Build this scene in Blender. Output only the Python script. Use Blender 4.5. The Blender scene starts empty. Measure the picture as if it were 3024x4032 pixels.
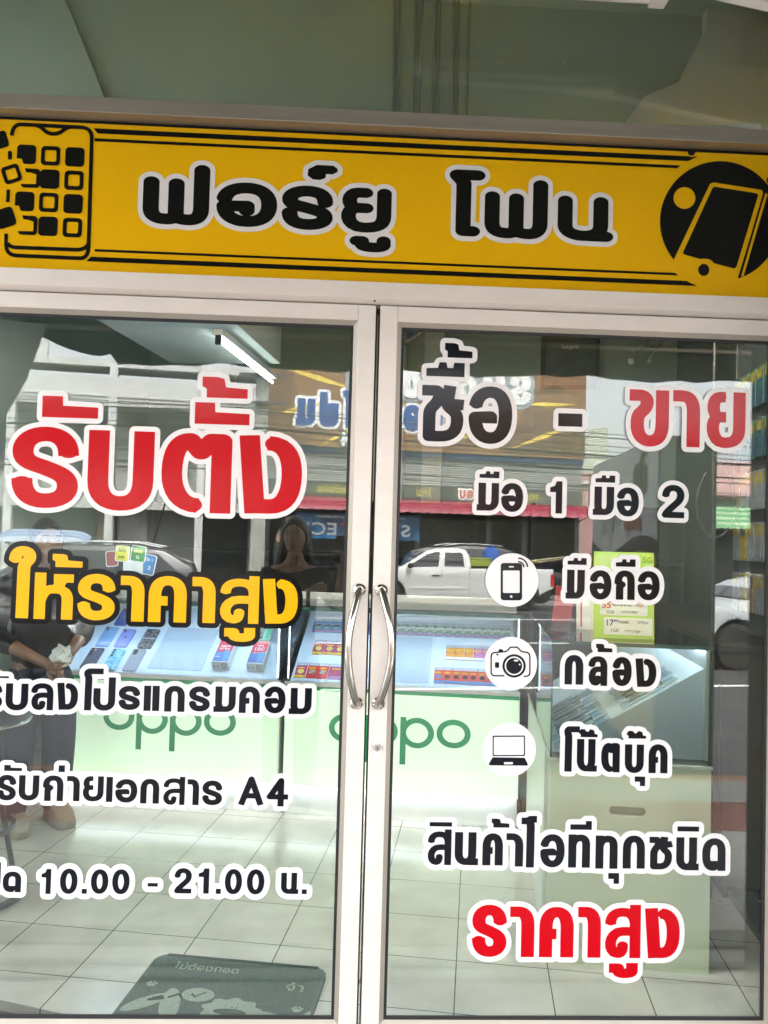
import bpy, bmesh, math, random
import numpy as np
from mathutils import Vector, Matrix, Quaternion
random.seed(7)
SC = bpy.context.scene
COL = SC.collection
R = math.radians
TH = R(9.0)                       # the shop and the street stand 9 degrees askew of the door front
PI = math.pi

# ---------------------------------------------------------------- camera, sky, sun, exposure
cam = bpy.data.cameras.new("camera")
cam.sensor_fit = 'VERTICAL'; cam.sensor_height = 24.0; cam.lens = 18.75
cam.clip_start = 0.02; cam.clip_end = 500
camo = bpy.data.objects.new("camera", cam); COL.objects.link(camo)
_yaw, _p, _ro = R(2.31), math.atan(104 / 3150), R(1.55)
F = Vector((math.sin(_yaw) * math.cos(_p), math.cos(_yaw) * math.cos(_p), math.sin(_p)))
R0 = Vector((math.cos(_yaw), -math.sin(_yaw), 0)); U0 = R0.cross(F)
Rx = math.cos(_ro) * R0 + math.sin(_ro) * U0
Ux = -math.sin(_ro) * R0 + math.cos(_ro) * U0
m = Matrix((Rx, Ux, -F)).transposed().to_4x4(); m.translation = (0, -2.1, 1.4)
camo.matrix_world = m
SC.camera = camo

w = bpy.data.worlds.new("World"); SC.world = w; w.use_nodes = True
nt = w.node_tree; bg = nt.nodes['Background']
sky = nt.nodes.new('ShaderNodeTexSky'); sky.sky_type = 'NISHITA'; sky.sun_disc = False
SUN_EL, SUN_AZ = R(58), R(20)     # azimuth from +y (behind the shop) towards +x
sky.sun_elevation = SUN_EL; sky.sun_rotation = SUN_AZ
sky.air_density = 1.0; sky.dust_density = 4.0; sky.ozone_density = 1.0
hs = nt.nodes.new('ShaderNodeHueSaturation'); hs.inputs['Saturation'].default_value = 0.12
nt.links.new(sky.outputs[0], hs.inputs['Color']); nt.links.new(hs.outputs[0], bg.inputs['Color'])
bg.inputs['Strength'].default_value = 0.15
sl = bpy.data.lights.new("sun", 'SUN'); sl.energy = 1.5; sl.angle = R(12); sl.color = (1, .96, .9)
so = bpy.data.objects.new("sun", sl); COL.objects.link(so)
sd = Vector((math.sin(SUN_AZ) * math.cos(SUN_EL), math.cos(SUN_AZ) * math.cos(SUN_EL), math.sin(SUN_EL)))
so.rotation_euler = sd.to_track_quat('Z', 'Y').to_euler(); so.location = (0, 0, 30)

vs = SC.view_settings
vs.view_transform = 'Standard'; vs.look = 'None'; vs.gamma = 1; vs.exposure = 3.55
SC.render.engine = 'CYCLES'
SC.cycles.use_denoising = True
SC.cycles.max_bounces = 10; SC.cycles.transparent_max_bounces = 24
SC.cycles.glossy_bounces = 5; SC.cycles.diffuse_bounces = 4
SC.cycles.caustics_reflective = False; SC.cycles.caustics_refractive = False
SC.cycles.sample_clamp_indirect = 4.0

# ---------------------------------------------------------------- materials
MATS = {}
def mat(name, col=(.5, .5, .5), rough=.5, metal=0.0, var=.08, scale=9.0, bump=0.0, bscale=60.0, emit=0.0,
        emitcol=None, coat=0.0, spec=.5, dirt=0.0, dirtcol=(.12, .11, .09), stretch=None, trans=0.0):
    if name in MATS: return MATS[name]
    mt = bpy.data.materials.new(name); mt.use_nodes = True
    t = mt.node_tree; b = t.nodes['Principled BSDF']
    tc = t.nodes.new('ShaderNodeTexCoord')
    src = tc.outputs['Object']
    if stretch:
        mp = t.nodes.new('ShaderNodeMapping'); mp.inputs['Scale'].default_value = stretch
        t.links.new(src, mp.inputs[0]); src = mp.outputs[0]
    n = t.nodes.new('ShaderNodeTexNoise'); n.inputs['Scale'].default_value = scale; n.inputs['Detail'].default_value = 6
    t.links.new(src, n.inputs['Vector'])
    r = t.nodes.new('ShaderNodeValToRGB')
    r.color_ramp.elements[0].position = .3; r.color_ramp.elements[1].position = .7
    r.color_ramp.elements[0].color = tuple(max(0, c * (1 - var)) for c in col) + (1,)
    r.color_ramp.elements[1].color = tuple(min(1, c * (1 + var)) for c in col) + (1,)
    t.links.new(n.outputs['Fac'], r.inputs['Fac'])
    out = r.outputs['Color']
    if dirt > 0:
        n2 = t.nodes.new('ShaderNodeTexNoise'); n2.inputs['Scale'].default_value = scale * .45; n2.inputs['Detail'].default_value = 10
        n2.inputs['Roughness'].default_value = .7
        t.links.new(src, n2.inputs['Vector'])
        r2 = t.nodes.new('ShaderNodeMapRange'); r2.inputs['From Min'].default_value = .5; r2.inputs['From Max'].default_value = .75
        r2.inputs['To Max'].default_value = dirt
        t.links.new(n2.outputs['Fac'], r2.inputs['Value'])
        mx = t.nodes.new('ShaderNodeMix'); mx.data_type = 'RGBA'
        t.links.new(r2.outputs[0], mx.inputs['Factor']); t.links.new(out, mx.inputs['A']); mx.inputs['B'].default_value = dirtcol + (1,)
        out = mx.outputs['Result']
    t.links.new(out, b.inputs['Base Color'])
    b.inputs['Roughness'].default_value = rough; b.inputs['Metallic'].default_value = metal
    b.inputs['Coat Weight'].default_value = coat; b.inputs['Specular IOR Level'].default_value = spec
    b.inputs['Transmission Weight'].default_value = trans
    if emit > 0:
        b.inputs['Emission Color'].default_value = (emitcol or col) + (1,); b.inputs['Emission Strength'].default_value = emit
    if bump > 0:
        nb = t.nodes.new('ShaderNodeTexNoise'); nb.inputs['Scale'].default_value = bscale; nb.inputs['Detail'].default_value = 4
        t.links.new(src, nb.inputs['Vector'])
        bp = t.nodes.new('ShaderNodeBump'); bp.inputs['Strength'].default_value = bump; bp.inputs['Distance'].default_value = .004
        t.links.new(nb.outputs['Fac'], bp.inputs['Height']); t.links.new(bp.outputs[0], b.inputs['Normal'])
    MATS[name] = mt
    return mt

def glass(name, tint=(.8, .88, .84), k=1.6, ior=1.5, rough=0.0, wobble=0.0, dust=0.0):
    if name in MATS: return MATS[name]
    mt = bpy.data.materials.new(name); mt.use_nodes = True
    t = mt.node_tree; t.nodes.remove(t.nodes['Principled BSDF'])
    o = t.nodes['Material Output']
    tr = t.nodes.new('ShaderNodeBsdfTransparent'); tr.inputs[0].default_value = tint + (1,)
    gl = t.nodes.new('ShaderNodeBsdfGlossy'); gl.inputs['Roughness'].default_value = rough
    fr = t.nodes.new('ShaderNodeFresnel'); fr.inputs['IOR'].default_value = ior
    mu = t.nodes.new('ShaderNodeMath'); mu.operation = 'MULTIPLY'; mu.inputs[1].default_value = k; mu.use_clamp = True
    mx = t.nodes.new('ShaderNodeMixShader')
    t.links.new(fr.outputs[0], mu.inputs[0]); t.links.new(mu.outputs[0], mx.inputs[0])
    t.links.new(tr.outputs[0], mx.inputs[1]); t.links.new(gl.outputs[0], mx.inputs[2]); t.links.new(mx.outputs[0], o.inputs[0])
    if dust > 0:
        tc2 = t.nodes.new('ShaderNodeTexCoord'); n2 = t.nodes.new('ShaderNodeTexNoise'); n2.inputs['Scale'].default_value = 5; n2.inputs['Detail'].default_value = 10; n2.inputs['Roughness'].default_value = .75
        t.links.new(tc2.outputs['Object'], n2.inputs['Vector'])
        mr = t.nodes.new('ShaderNodeMapRange'); mr.inputs['From Min'].default_value = .38; mr.inputs['From Max'].default_value = .72; mr.inputs['To Max'].default_value = dust
        t.links.new(n2.outputs['Fac'], mr.inputs['Value'])
        df = t.nodes.new('ShaderNodeBsdfDiffuse'); df.inputs[0].default_value = (.6, .58, .54, 1)
        m2 = t.nodes.new('ShaderNodeMixShader'); t.links.new(mr.outputs[0], m2.inputs[0]); t.links.new(mx.outputs[0], m2.inputs[1]); t.links.new(df.outputs[0], m2.inputs[2]); t.links.new(m2.outputs[0], o.inputs[0])
    if wobble > 0:
        tc = t.nodes.new('ShaderNodeTexCoord')
        nb = t.nodes.new('ShaderNodeTexNoise'); nb.inputs['Scale'].default_value = 3.0; nb.inputs['Detail'].default_value = 1
        t.links.new(tc.outputs['Object'], nb.inputs['Vector'])
        bp = t.nodes.new('ShaderNodeBump'); bp.inputs['Strength'].default_value = wobble; bp.inputs['Distance'].default_value = .002
        t.links.new(nb.outputs['Fac'], bp.inputs['Height']); t.links.new(bp.outputs[0], gl.inputs['Normal'])
    MATS[name] = mt
    return mt

def tiles(name, col, size, grout=(.06, .06, .055), gw=.0035, rough=.25, off=(0, 0), var=.06, mosaic=None, dark=None):
    """square tiles laid in the object's own xy plane"""
    mt = bpy.data.materials.new(name); mt.use_nodes = True
    t = mt.node_tree; b = t.nodes['Principled BSDF']
    tc = t.nodes.new('ShaderNodeTexCoord')
    mp = t.nodes.new('ShaderNodeMapping'); mp.inputs['Location'].default_value = (off[0], off[1], 0)
    t.links.new(tc.outputs['Object'], mp.inputs[0])
    br = t.nodes.new('ShaderNodeTexBrick'); br.offset = 0; br.squash = 1
    br.inputs['Scale'].default_value = 1.0
    br.inputs['Brick Width'].default_value = size; br.inputs['Row Height'].default_value = size
    br.inputs['Mortar Size'].default_value = gw; br.inputs['Mortar Smooth'].default_value = .1
    br.inputs['Bias'].default_value = 0
    br.inputs['Color1'].default_value = tuple(c * (1 - var) for c in col) + (1,)
    br.inputs['Color2'].default_value = tuple(c * (1 + var) for c in (dark or col)) + (1,)
    br.inputs['Mortar'].default_value = grout + (1,)
    t.links.new(mp.outputs[0], br.inputs['Vector'])
    n = t.nodes.new('ShaderNodeTexNoise'); n.inputs['Scale'].default_value = 4; n.inputs['Detail'].default_value = 9
    t.links.new(tc.outputs['Object'], n.inputs['Vector'])
    mr = t.nodes.new('ShaderNodeMapRange'); mr.inputs['From Min'].default_value = .35; mr.inputs['From Max'].default_value = .7
    mr.inputs['To Min'].default_value = .80; mr.inputs['To Max'].default_value = 1.05
    t.links.new(n.outputs['Fac'], mr.inputs['Value'])
    mx = t.nodes.new('ShaderNodeMix'); mx.data_type = 'RGBA'; mx.blend_type = 'MULTIPLY'; mx.inputs['Factor'].default_value = 1
    t.links.new(br.outputs['Color'], mx.inputs['A']); t.links.new(mr.outputs[0], mx.inputs['B'])
    t.links.new(mx.outputs['Result'], b.inputs['Base Color'])
    b.inputs['Roughness'].default_value = rough
    rr = t.nodes.new('ShaderNodeMapRange'); rr.inputs['To Min'].default_value = rough * .6; rr.inputs['To Max'].default_value = rough * 1.5
    t.links.new(n.outputs['Fac'], rr.inputs['Value']); t.links.new(rr.outputs[0], b.inputs['Roughness'])
    return mt

def wavy(name, c1, c2, scale, axis='X', rough=.6, sharp=(.35, .65), dist=0.0):
    """stripes (corrugation, slats, cloth) in object space with a matching bump"""
    mt = bpy.data.materials.new(name); mt.use_nodes = True
    t = mt.node_tree; b = t.nodes['Principled BSDF']
    tc = t.nodes.new('ShaderNodeTexCoord')
    wv = t.nodes.new('ShaderNodeTexWave'); wv.bands_direction = axis; wv.inputs['Scale'].default_value = scale
    wv.inputs['Distortion'].default_value = dist; wv.inputs['Detail'].default_value = 2
    t.links.new(tc.outputs['Object'], wv.inputs['Vector'])
    r = t.nodes.new('ShaderNodeValToRGB'); r.color_ramp.elements[0].position = sharp[0]; r.color_ramp.elements[1].position = sharp[1]
    r.color_ramp.elements[0].color = c1 + (1,); r.color_ramp.elements[1].color = c2 + (1,)
    t.links.new(wv.outputs['Fac'], r.inputs['Fac']); t.links.new(r.outputs[0], b.inputs['Base Color'])
    bp = t.nodes.new('ShaderNodeBump'); bp.inputs['Strength'].default_value = .6; bp.inputs['Distance'].default_value = .02
    t.links.new(wv.outputs['Fac'], bp.inputs['Height']); t.links.new(bp.outputs[0], b.inputs['Normal'])
    b.inputs['Roughness'].default_value = rough
    return mt

def patch(name, cols, scale, rough=.5, vor=True):
    """patches of several colours, for camouflage cases, printed packaging and the like"""
    mt = bpy.data.materials.new(name); mt.use_nodes = True
    t = mt.node_tree; b = t.nodes['Principled BSDF']
    tc = t.nodes.new('ShaderNodeTexCoord')
    n = t.nodes.new('ShaderNodeTexNoise'); n.inputs['Scale'].default_value = scale; n.inputs['Detail'].default_value = 2
    t.links.new(tc.outputs['Object'], n.inputs['Vector'])
    r = t.nodes.new('ShaderNodeValToRGB'); r.color_ramp.interpolation = 'CONSTANT' if vor else 'LINEAR'
    e = r.color_ramp.elements
    e[0].position = 0; e[0].color = cols[0] + (1,); e[1].position = .42; e[1].color = cols[1] + (1,)
    for i, c in enumerate(cols[2:]):
        x = e.new(.5 + .1 * i); x.color = c + (1,)
    t.links.new(n.outputs['Fac'], r.inputs['Fac']); t.links.new(r.outputs[0], b.inputs['Base Color'])
    b.inputs['Roughness'].default_value = rough
    return mt

# ---------------------------------------------------------------- mesh helpers
def W(u, v, z=0.0):
    return Vector((u * math.cos(TH) + v * math.sin(TH), -u * math.sin(TH) + v * math.cos(TH), z))

class MB:
    def __init__(self): self.bm = bmesh.new()
    def face(self, pts):
        return self.bm.faces.new([self.bm.verts.new(p) for p in pts])
    def box(self, x0, x1, y0, y1, z0, z1):
        x0, x1 = sorted((x0, x1)); y0, y1 = sorted((y0, y1)); z0, z1 = sorted((z0, z1))
        v = [self.bm.verts.new(p) for p in ((x0, y0, z0), (x1, y0, z0), (x1, y1, z0), (x0, y1, z0), (x0, y0, z1), (x1, y0, z1), (x1, y1, z1), (x0, y1, z1))]
        for f in ((3, 2, 1, 0), (4, 5, 6, 7), (0, 1, 5, 4), (1, 2, 6, 5), (2, 3, 7, 6), (3, 0, 4, 7)):
            self.bm.faces.new([v[i] for i in f])
        return self
    def rbox(self, x0, x1, y0, y1, z0, z1, r, axis='z', seg=4):
        """box with its four edges along one axis rounded"""
        if axis == 'z': a0, a1, b0, b1, c0, c1 = x0, x1, y0, y1, z0, z1
        elif axis == 'y': a0, a1, b0, b1, c0, c1 = x0, x1, z0, z1, y0, y1
        else: a0, a1, b0, b1, c0, c1 = y0, y1, z0, z1, x0, x1
        pts = []
        for cx, cy, s in ((a1 - r, b1 - r, 0), (a0 + r, b1 - r, 1), (a0 + r, b0 + r, 2), (a1 - r, b0 + r, 3)):
            for i in range(seg + 1):
                t = (s + i / seg) * PI / 2; pts.append((cx + r * math.cos(t), cy + r * math.sin(t)))
        f = (lambda a, b, c: (a, b, c)) if axis == 'z' else (lambda a, b, c: (a, c, b)) if axis == 'y' else (lambda a, b, c: (c, a, b))
        self.prism([f(a, b, c0) for a, b in pts], [f(a, b, c1) for a, b in pts])
        return self
    def prism(self, p0, p1):
        """two matching outlines joined"""
        a = [self.bm.verts.new(p) for p in p0]; b = [self.bm.verts.new(p) for p in p1]
        n = len(a)
        self.bm.faces.new(a[::-1]); self.bm.faces.new(b)
        for i in range(n):
            j = (i + 1) % n; self.bm.faces.new((a[i], a[j], b[j], b[i]))
        return self
    def loft(self, rings, cap=True, closed=True):
        rs = [[self.bm.verts.new(p) for p in r] for r in rings]
        n = len(rs[0])
        for a, b in zip(rs, rs[1:]):
            for i in range(n if closed else n - 1):
                j = (i + 1) % n; self.bm.faces.new((a[i], a[j], b[j], b[i]))
        if cap and closed:
            self.bm.faces.new(rs[0][::-1]); self.bm.faces.new(rs[-1])
        return self
    def tube(self, pts, r, seg=10, cap=True, radii=None):
        pts = [Vector(p) for p in pts]; rings = []
        up = None
        for i, p in enumerate(pts):
            d = (pts[min(i + 1, len(pts) - 1)] - pts[max(i - 1, 0)]).normalized()
            if up is None:
                up = Vector((0, 0, 1)) if abs(d.z) < .9 else Vector((1, 0, 0))
            s = d.cross(up)
            if s.length < 1e-5: s = d.orthogonal()
            s.normalize(); up = s.cross(d).normalized()
            rr = radii[i] if radii else r
            rings.append([p + (s * math.cos(t) + up * math.sin(t)) * rr for t in [2 * PI * k / seg for k in range(seg)]])
        return self.loft(rings, cap)
    def lathe(self, c, prof, seg=24, axis='z'):
        """profile of (radius, height) turned about an axis through c"""
        c = Vector(c); rings = []
        for r, h in prof:
            ring = []
            for k in range(seg):
                t = 2 * PI * k / seg; a, b = r * math.cos(t), r * math.sin(t)
                ring.append(c + (Vector((a, b, h)) if axis == 'z' else Vector((a, h, b)) if axis == 'y' else Vector((h, a, b))))
            rings.append(ring)
        return self.loft(rings)
    def ell(self, c, rx, ry, rz, seg=16, rings=10):
        c = Vector(c)
        rs = []
        for i in range(1, rings):
            a = PI * i / rings
            rs.append([c + Vector((rx * math.sin(a) * math.cos(2 * PI * k / seg), ry * math.sin(a) * math.sin(2 * PI * k / seg), -rz * math.cos(a))) for k in range(seg)])
        return self.loft(rs)
    def torus(self, c, R_, r, axis='z', seg=28, s2=8, arc=1.0):
        c = Vector(c); pts = []
        n = seg if arc >= 1 else seg
        rings = []
        for k in range(n + (0 if arc >= 1 else 1)):
            t = 2 * PI * arc * k / n
            ring = []
            for q in range(s2):
                a = 2 * PI * q / s2
                rr = R_ + r * math.cos(a); h = r * math.sin(a)
                x, y = rr * math.cos(t), rr * math.sin(t)
                ring.append(c + (Vector((x, y, h)) if axis == 'z' else Vector((x, h, y)) if axis == 'y' else Vector((h, x, y))))
            rings.append(ring)
        if arc >= 1: rings.append(rings[0])
        rs = [[self.bm.verts.new(p) for p in r_] for r_ in rings[:n + (0 if arc >= 1 else 1)]]
        if arc >= 1: rs.append(rs[0])
        for a, b in zip(rs, rs[1:]):
            for i in range(s2):
                j = (i + 1) % s2; self.bm.faces.new((a[i], a[j], b[j], b[i]))
        return self
    def build(self, name, material, parent=None, bevel=0.0, smooth=False, bseg=2):
        bmesh.ops.recalc_face_normals(self.bm, faces=self.bm.faces)
        if bevel > 0:
            bmesh.ops.bevel(self.bm, geom=list(self.bm.edges), offset=bevel, segments=bseg, affect='EDGES', profile=.5, clamp_overlap=True)
        me = bpy.data.meshes.new(name); self.bm.to_mesh(me); self.bm.free()
        if smooth:
            for p in me.polygons: p.use_smooth = True
            try: me.set_sharp_from_angle(angle=R(40))
            except Exception: pass
        return link(name, me, material, parent)

def link(name, me, material, parent=None):
    o = bpy.data.objects.new(name, me); COL.objects.link(o)
    if material is not None:
        if len(me.materials) == 0: me.materials.append(material)
        else: me.materials[0] = material
    if parent is not None: o.parent = parent
    return o

def thing(name, label, cat, loc=(0, 0, 0), rz=0.0, group=None):
    o = bpy.data.objects.new(name, None); COL.objects.link(o); o.empty_display_size = .1
    o.location = loc; o.rotation_euler = (0, 0, rz); o['label'] = label; o['category'] = cat
    if group: o['group'] = group
    return o
def uvthing(name, label, cat, u, v, z=0.0, rz=0.0, group=None):
    return thing(name, label, cat, W(u, v, z), -TH + rz, group)
def tag(o, label, cat, group=None):
    o['label'] = label; o['category'] = cat
    if group: o['group'] = group
    return o
def struct(o): o['kind'] = 'structure'; return o
def place(o, u, v, z=0.0, rz=0.0):
    o.location = W(u, v, z); o.rotation_euler = (0, 0, -TH + rz); return o
def copy_tree(o, parent=None):
    c = o.copy(); COL.objects.link(c)
    if parent is not None: c.parent = parent
    for ch in list(o.children): copy_tree(ch, c)
    return c

def skin(name, pts, edges, material, parent=None, sub=2, root=0, matrix=None):
    """one continuous body surface grown round a skeleton: pts = [(x,y,z,rx,ry)]"""
    me = bpy.data.meshes.new(name)
    me.from_pydata([p[:3] for p in pts], edges, [])
    o = bpy.data.objects.new(name, me); COL.objects.link(o)
    md = o.modifiers.new('Skin', 'SKIN')
    lay = me.skin_vertices[0].data if me.skin_vertices else None
    if lay is None:
        bm = bmesh.new(); bm.from_mesh(me); bm.verts.layers.skin.verify(); bm.to_mesh(me); bm.free()
        lay = me.skin_vertices[0].data
    for i, p in enumerate(pts):
        lay[i].radius = (p[3], p[4] if len(p) > 4 else p[3]); lay[i].use_root = (i == root)
    md.use_smooth_shade = True
    sb = o.modifiers.new('Sub', 'SUBSURF'); sb.levels = sub; sb.render_levels = sub
    dg = bpy.context.evaluated_depsgraph_get()
    nm = bpy.data.meshes.new_from_object(o.evaluated_get(dg))
    bpy.data.objects.remove(o)
    for p in nm.polygons: p.use_smooth = True
    return link(name, nm, material, parent)

# ---------------------------------------------------------------- lettering: stroke alphabet -> distance field -> outline mesh
# each glyph: strokes in its own box (0..1), M/L/C path commands; P = filled polygon; no loops, as on the shop's signs
GL = {
'ร': "M 1 .68 C 1 .9 .8 1 .5 1 C .2 1 0 .9 0 .74 C 0 .55 .3 .55 .55 .48 C .85 .41 1 .36 1 .22 C 1 .08 .8 0 .5 0 C .2 0 0 .1 0 .33",
'บ': "M 0 1 L 0 .35 C 0 .1 .2 0 .5 0 C .8 0 1 .1 1 .35 L 1 1",
'ต': "M .55 0 C .2 0 0 .2 0 .5 C 0 .85 .15 1.0 .36 1.0 L .58 .82 L .8 1 L 1 1 L 1 0",
'ง': "M 0 1 L .17 0 M .44 1 C .9 1 1 .75 1 .5 C 1 .2 .86 0 .5 0 L .17 0",
'ใ': "M 0 .84 C 0 .95 .2 1 .5 1 C .85 1 1 .96 1 .9 C 1 .83 .62 .82 .62 .72 L .6 0",
'ไ': "M 0 .96 L .25 .96 C .6 .96 .72 .9 .72 .8 L .7 0 M 1 1 L .8 1 C .6 1 .5 .98 .35 .95",
'ห': "M 0 1 L 0 0 M 0 .36 C .12 .7 .35 .68 .6 .68 C .9 .68 1 .55 1 .4 L 1 0 M .48 .97 L 1 .97 M .8 .97 L .62 .7",
'า': "M 0 1 L .2 1 C .8 1 1 .85 1 .65 L 1 0",
'ค': "M 0 0 L 0 .6 C 0 .88 .2 1 .5 1 C .8 1 1 .88 1 .6 L 1 0 M 0 .45 L .5 .45",
'ล': "M 0 .7 C 0 .92 .2 1 .5 1 C .85 1 1 .88 1 .65 L 1 0 M 1 .5 C .85 .6 .5 .58 .3 .55 C -.05 .5 -.05 0 .3 0 C .5 0 .52 .1 .52 .25",
'ส': "M 0 .66 C 0 .86 .2 .93 .5 .93 C .85 .93 1 .82 1 .62 L 1 0 M 1 .5 L .5 .5 C -.12 .5 -.12 0 .3 0 C .48 0 .5 .1 .5 .22 M 1 .6 L 1 1",
'โ': "M 1 1 L .25 1 C .02 1 -.02 .95 .03 .9 C .08 .86 .12 .84 .12 .76 L .1 0",
'โh': "M 1 .92 L .12 .92 C 0 .92 .3 .85 .4 .78 L .4 0 L .82 0",
'ป': "M 0 .7 L 0 .25 C 0 .08 .2 0 .5 0 C .8 0 1 .08 1 .25 L 1 1",
'แ': "M 0 1 L 0 0 M 1 1 L 1 0",
'ก': "M 0 0 L 0 .6 C 0 .9 .2 1 .5 1 C .8 1 1 .9 1 .6 L 1 0",
'ม': "M .1 1 L .1 .3 C .1 .05 .3 0 .55 0 C .8 0 1 .1 1 .35 L 1 1 M 0 0 L .35 0",
'น': "M 0 1 L 0 .3 C 0 .1 .2 0 .45 0 C .7 0 .87 .1 .87 .3 L .87 1 M .6 0 L 1 0",
'อ': "M 0 .68 C .05 .9 .25 1 .5 1 C .85 1 1 .8 1 .5 C 1 .15 .8 0 .5 0 C .15 0 0 .2 0 .44 L .5 .46 L .5 .32",
'ถ': "M .12 0 L .12 .42 L .3 .52 L 0 .62 C 0 .88 .2 1 .5 1 C .85 1 1 .9 1 .6 L 1 0 M .12 0 L .36 0",
'ย': "M .5 1 L .3 1 C 0 1 0 .58 .25 .56 L .52 .56 M .25 .56 C -.05 .54 -.05 0 .45 0 C .85 0 1 .1 1 .35 L 1 1",
'เ': "M .5 1 L .5 0",
'ด': "M 1 0 L 1 .65 C 1 .9 .8 1 .55 1 C .1 1 0 .75 0 .5 C 0 .2 .1 0 .42 0 L .5 0 L .5 .25",
'ซ': "M 0 1 L .28 1 C .45 .95 .38 .78 .18 .66 C .05 .58 .05 .5 .05 .42 L .05 0 L .4 0 C .8 0 1 .1 1 .38 C 1 .6 .62 .58 .66 .76 L .74 1 M 1 .7 L .72 .72",
'ช': "M 0 1 L .25 1 C .42 .95 .36 .78 .16 .66 C .05 .58 .05 .5 .05 .42 L .05 0 L .4 0 C .8 0 1 .1 1 .38 C 1 .6 .62 .58 .66 .76 L .74 1 M 1 .86 L .72 .8",
'ข': "M 0 1 L .2 1 C .5 .97 .48 .76 .22 .64 C .08 .58 .05 .5 .05 .35 C .05 .1 .3 0 .52 0 C .85 0 1 .12 1 .4 L 1 1",
'ฟ': "M 0 .73 L 0 .22 C 0 .06 .1 0 .3 0 C .46 0 .5 .04 .5 .14 L .5 .71 M .5 .14 C .5 .04 .56 0 .75 0 C .92 0 1 .08 1 .22 L 1 1",
'ท': "M 0 1 L 0 0 M 0 .72 C .1 .94 .3 1 .6 1 C .9 1 1 .9 1 .7 L 1 0",
'จ': "M 0 .7 C .05 .9 .25 1 .5 1 C .85 1 1 .8 1 .5 C 1 .15 .8 0 .6 0 L .45 0 L .45 .4 L .15 .4",
'พ': "M 0 1 L .2 0 L .5 .6 L .8 0 L 1 1",
'ผ': "M 0 1 L 0 0 L .5 .45 L 1 0 L 1 1", 'ฝ': "M 0 .8 L 0 0 L .5 .4 L 1 0 L 1 1",
'ว': "M 0 .75 C .1 .95 .25 1 .5 1 C .85 1 1 .85 1 .6 L 1 0", 'ธ': "M .9 .95 L .3 1 C 0 1 0 .65 .3 .6 L .7 .55 C 1 .5 1 0 .5 0 C .1 0 0 .1 0 .3",
'ญ': "M 0 0 L 0 .6 C 0 .9 .15 1 .3 1 C .45 1 .5 .9 .5 .6 L .5 .2 C .5 0 1 0 1 .2 L 1 1", 'ศ': "M 0 0 L 0 .6 C 0 .88 .2 1 .5 1 C .8 1 1 .88 1 .6 L 1 0 M 0 .45 L .5 .45 M .9 .9 L 1 1.1",
'ิ': "P 0,0 0,1 1,1 1,0", 'ี': "P 0,0 0,.6 .72,.6 .72,1 1,1 1,0", 'ึ': "P 0,0 0,.6 .6,.6 .6,1 1,1 1,0",
'ื': "P 0,0 0,.55 .3,.6 .34,1 .52,1 .55,.62 .7,.62 .72,1 1,1 1,0",
'ั': "P 0,0 0,1 .36,1 .37,.56 1,.52 1,0",
'้': "P .1,0 .1,.42 0,.55 0,1 .34,1 .48,.92 .52,.52 1,.46 1,0",
'่': "P 0,0 0,1 1,1 1,0",
'๊': "P .1,0 .12,.3 0,.55 .12,1 .32,1 .42,.7 .52,.7 .6,1 .8,.9 .86,.4 1,.38 1,0",
'์': "P .0,.28 .02,.7 .3,1 .86,1 1,.8 1,.6 .84,.42 .62,.42 .6,.15 .42,0 .18,.02",
'็': "P 0,0 0,.6 .4,.6 .4,1 1,1 1,.5 .6,.5 .6,0",
'ู': "M 0 .92 L .2 .92 L .2 .42 C .2 0 1 0 1 .42 L 1 1",
'ุ': "P .5,0 .5,.45 0,.45 0,1 1,1 1,0",
'1': "P .47,0 .47,.66 0,.66 0,.8 .4,.86 .52,1 1,1 1,0",
'2': "M 0 .68 C 0 .9 .2 1 .5 1 C .8 1 1 .9 1 .72 C 1 .5 .65 .42 .35 .24 C .12 .12 .05 .08 0 0 L 1 0",
'0': "M .5 1 C .15 1 0 .75 0 .5 C 0 .25 .15 0 .5 0 C .85 0 1 .25 1 .5 C 1 .75 .85 1 .5 1",
'A': "M 0 0 L .5 1 L 1 0 M .2 .28 L .8 .28", '4': "M .72 0 L .72 1 L 0 .3 L 1 .3", '5': "M .95 1 L .2 1 L .1 .55 C .5 .75 1 .6 1 .32 C 1 0 .3 -.1 0 .15",
'-': "P 0,0 0,1 1,1 1,0", '.': "P 0,0 0,1 1,1 1,0",
'o': "M .5 1 C .22 1 0 .78 0 .5 C 0 .22 .22 0 .5 0 C .78 0 1 .22 1 .5 C 1 .78 .78 1 .5 1",
'p': "M .5 1 C .22 1 0 .85 0 .7 C 0 .55 .22 .4 .5 .4 C .78 .4 1 .55 1 .7 C 1 .85 .78 1 .5 1 M 0 1 L 0 0",
}
ABOVE = 'ิีึืั็'; TONE = '้่๊์'; BELOW = 'ุู'

def parse(s):
    """-> list of ('S', pts, closed) or ('P', pts)"""
    out = []
    tk = s.split(); i = 0; cur = []
    while i < len(tk):
        c = tk[i]
        if c == 'P':
            out.append(('P', [tuple(map(float, q.split(','))) for q in tk[i + 1:]])); return out
        if c == 'M':
            if cur: out.append(('S', cur))
            cur = [(float(tk[i + 1]), float(tk[i + 2]))]; i += 3
        elif c == 'L':
            cur.append((float(tk[i + 1]), float(tk[i + 2]))); i += 3
        elif c == 'C':
            p0 = np.array(cur[-1]); p1, p2, p3 = [np.array((float(tk[i + 1 + 2 * q]), float(tk[i + 2 + 2 * q]))) for q in range(3)]
            for t in np.linspace(0, 1, 9)[1:]:
                cur.append(tuple((1 - t) ** 3 * p0 + 3 * (1 - t) ** 2 * t * p1 + 3 * (1 - t) * t * t * p2 + t ** 3 * p3))
            i += 7
    if cur: out.append(('S', cur))
    return out

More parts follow.
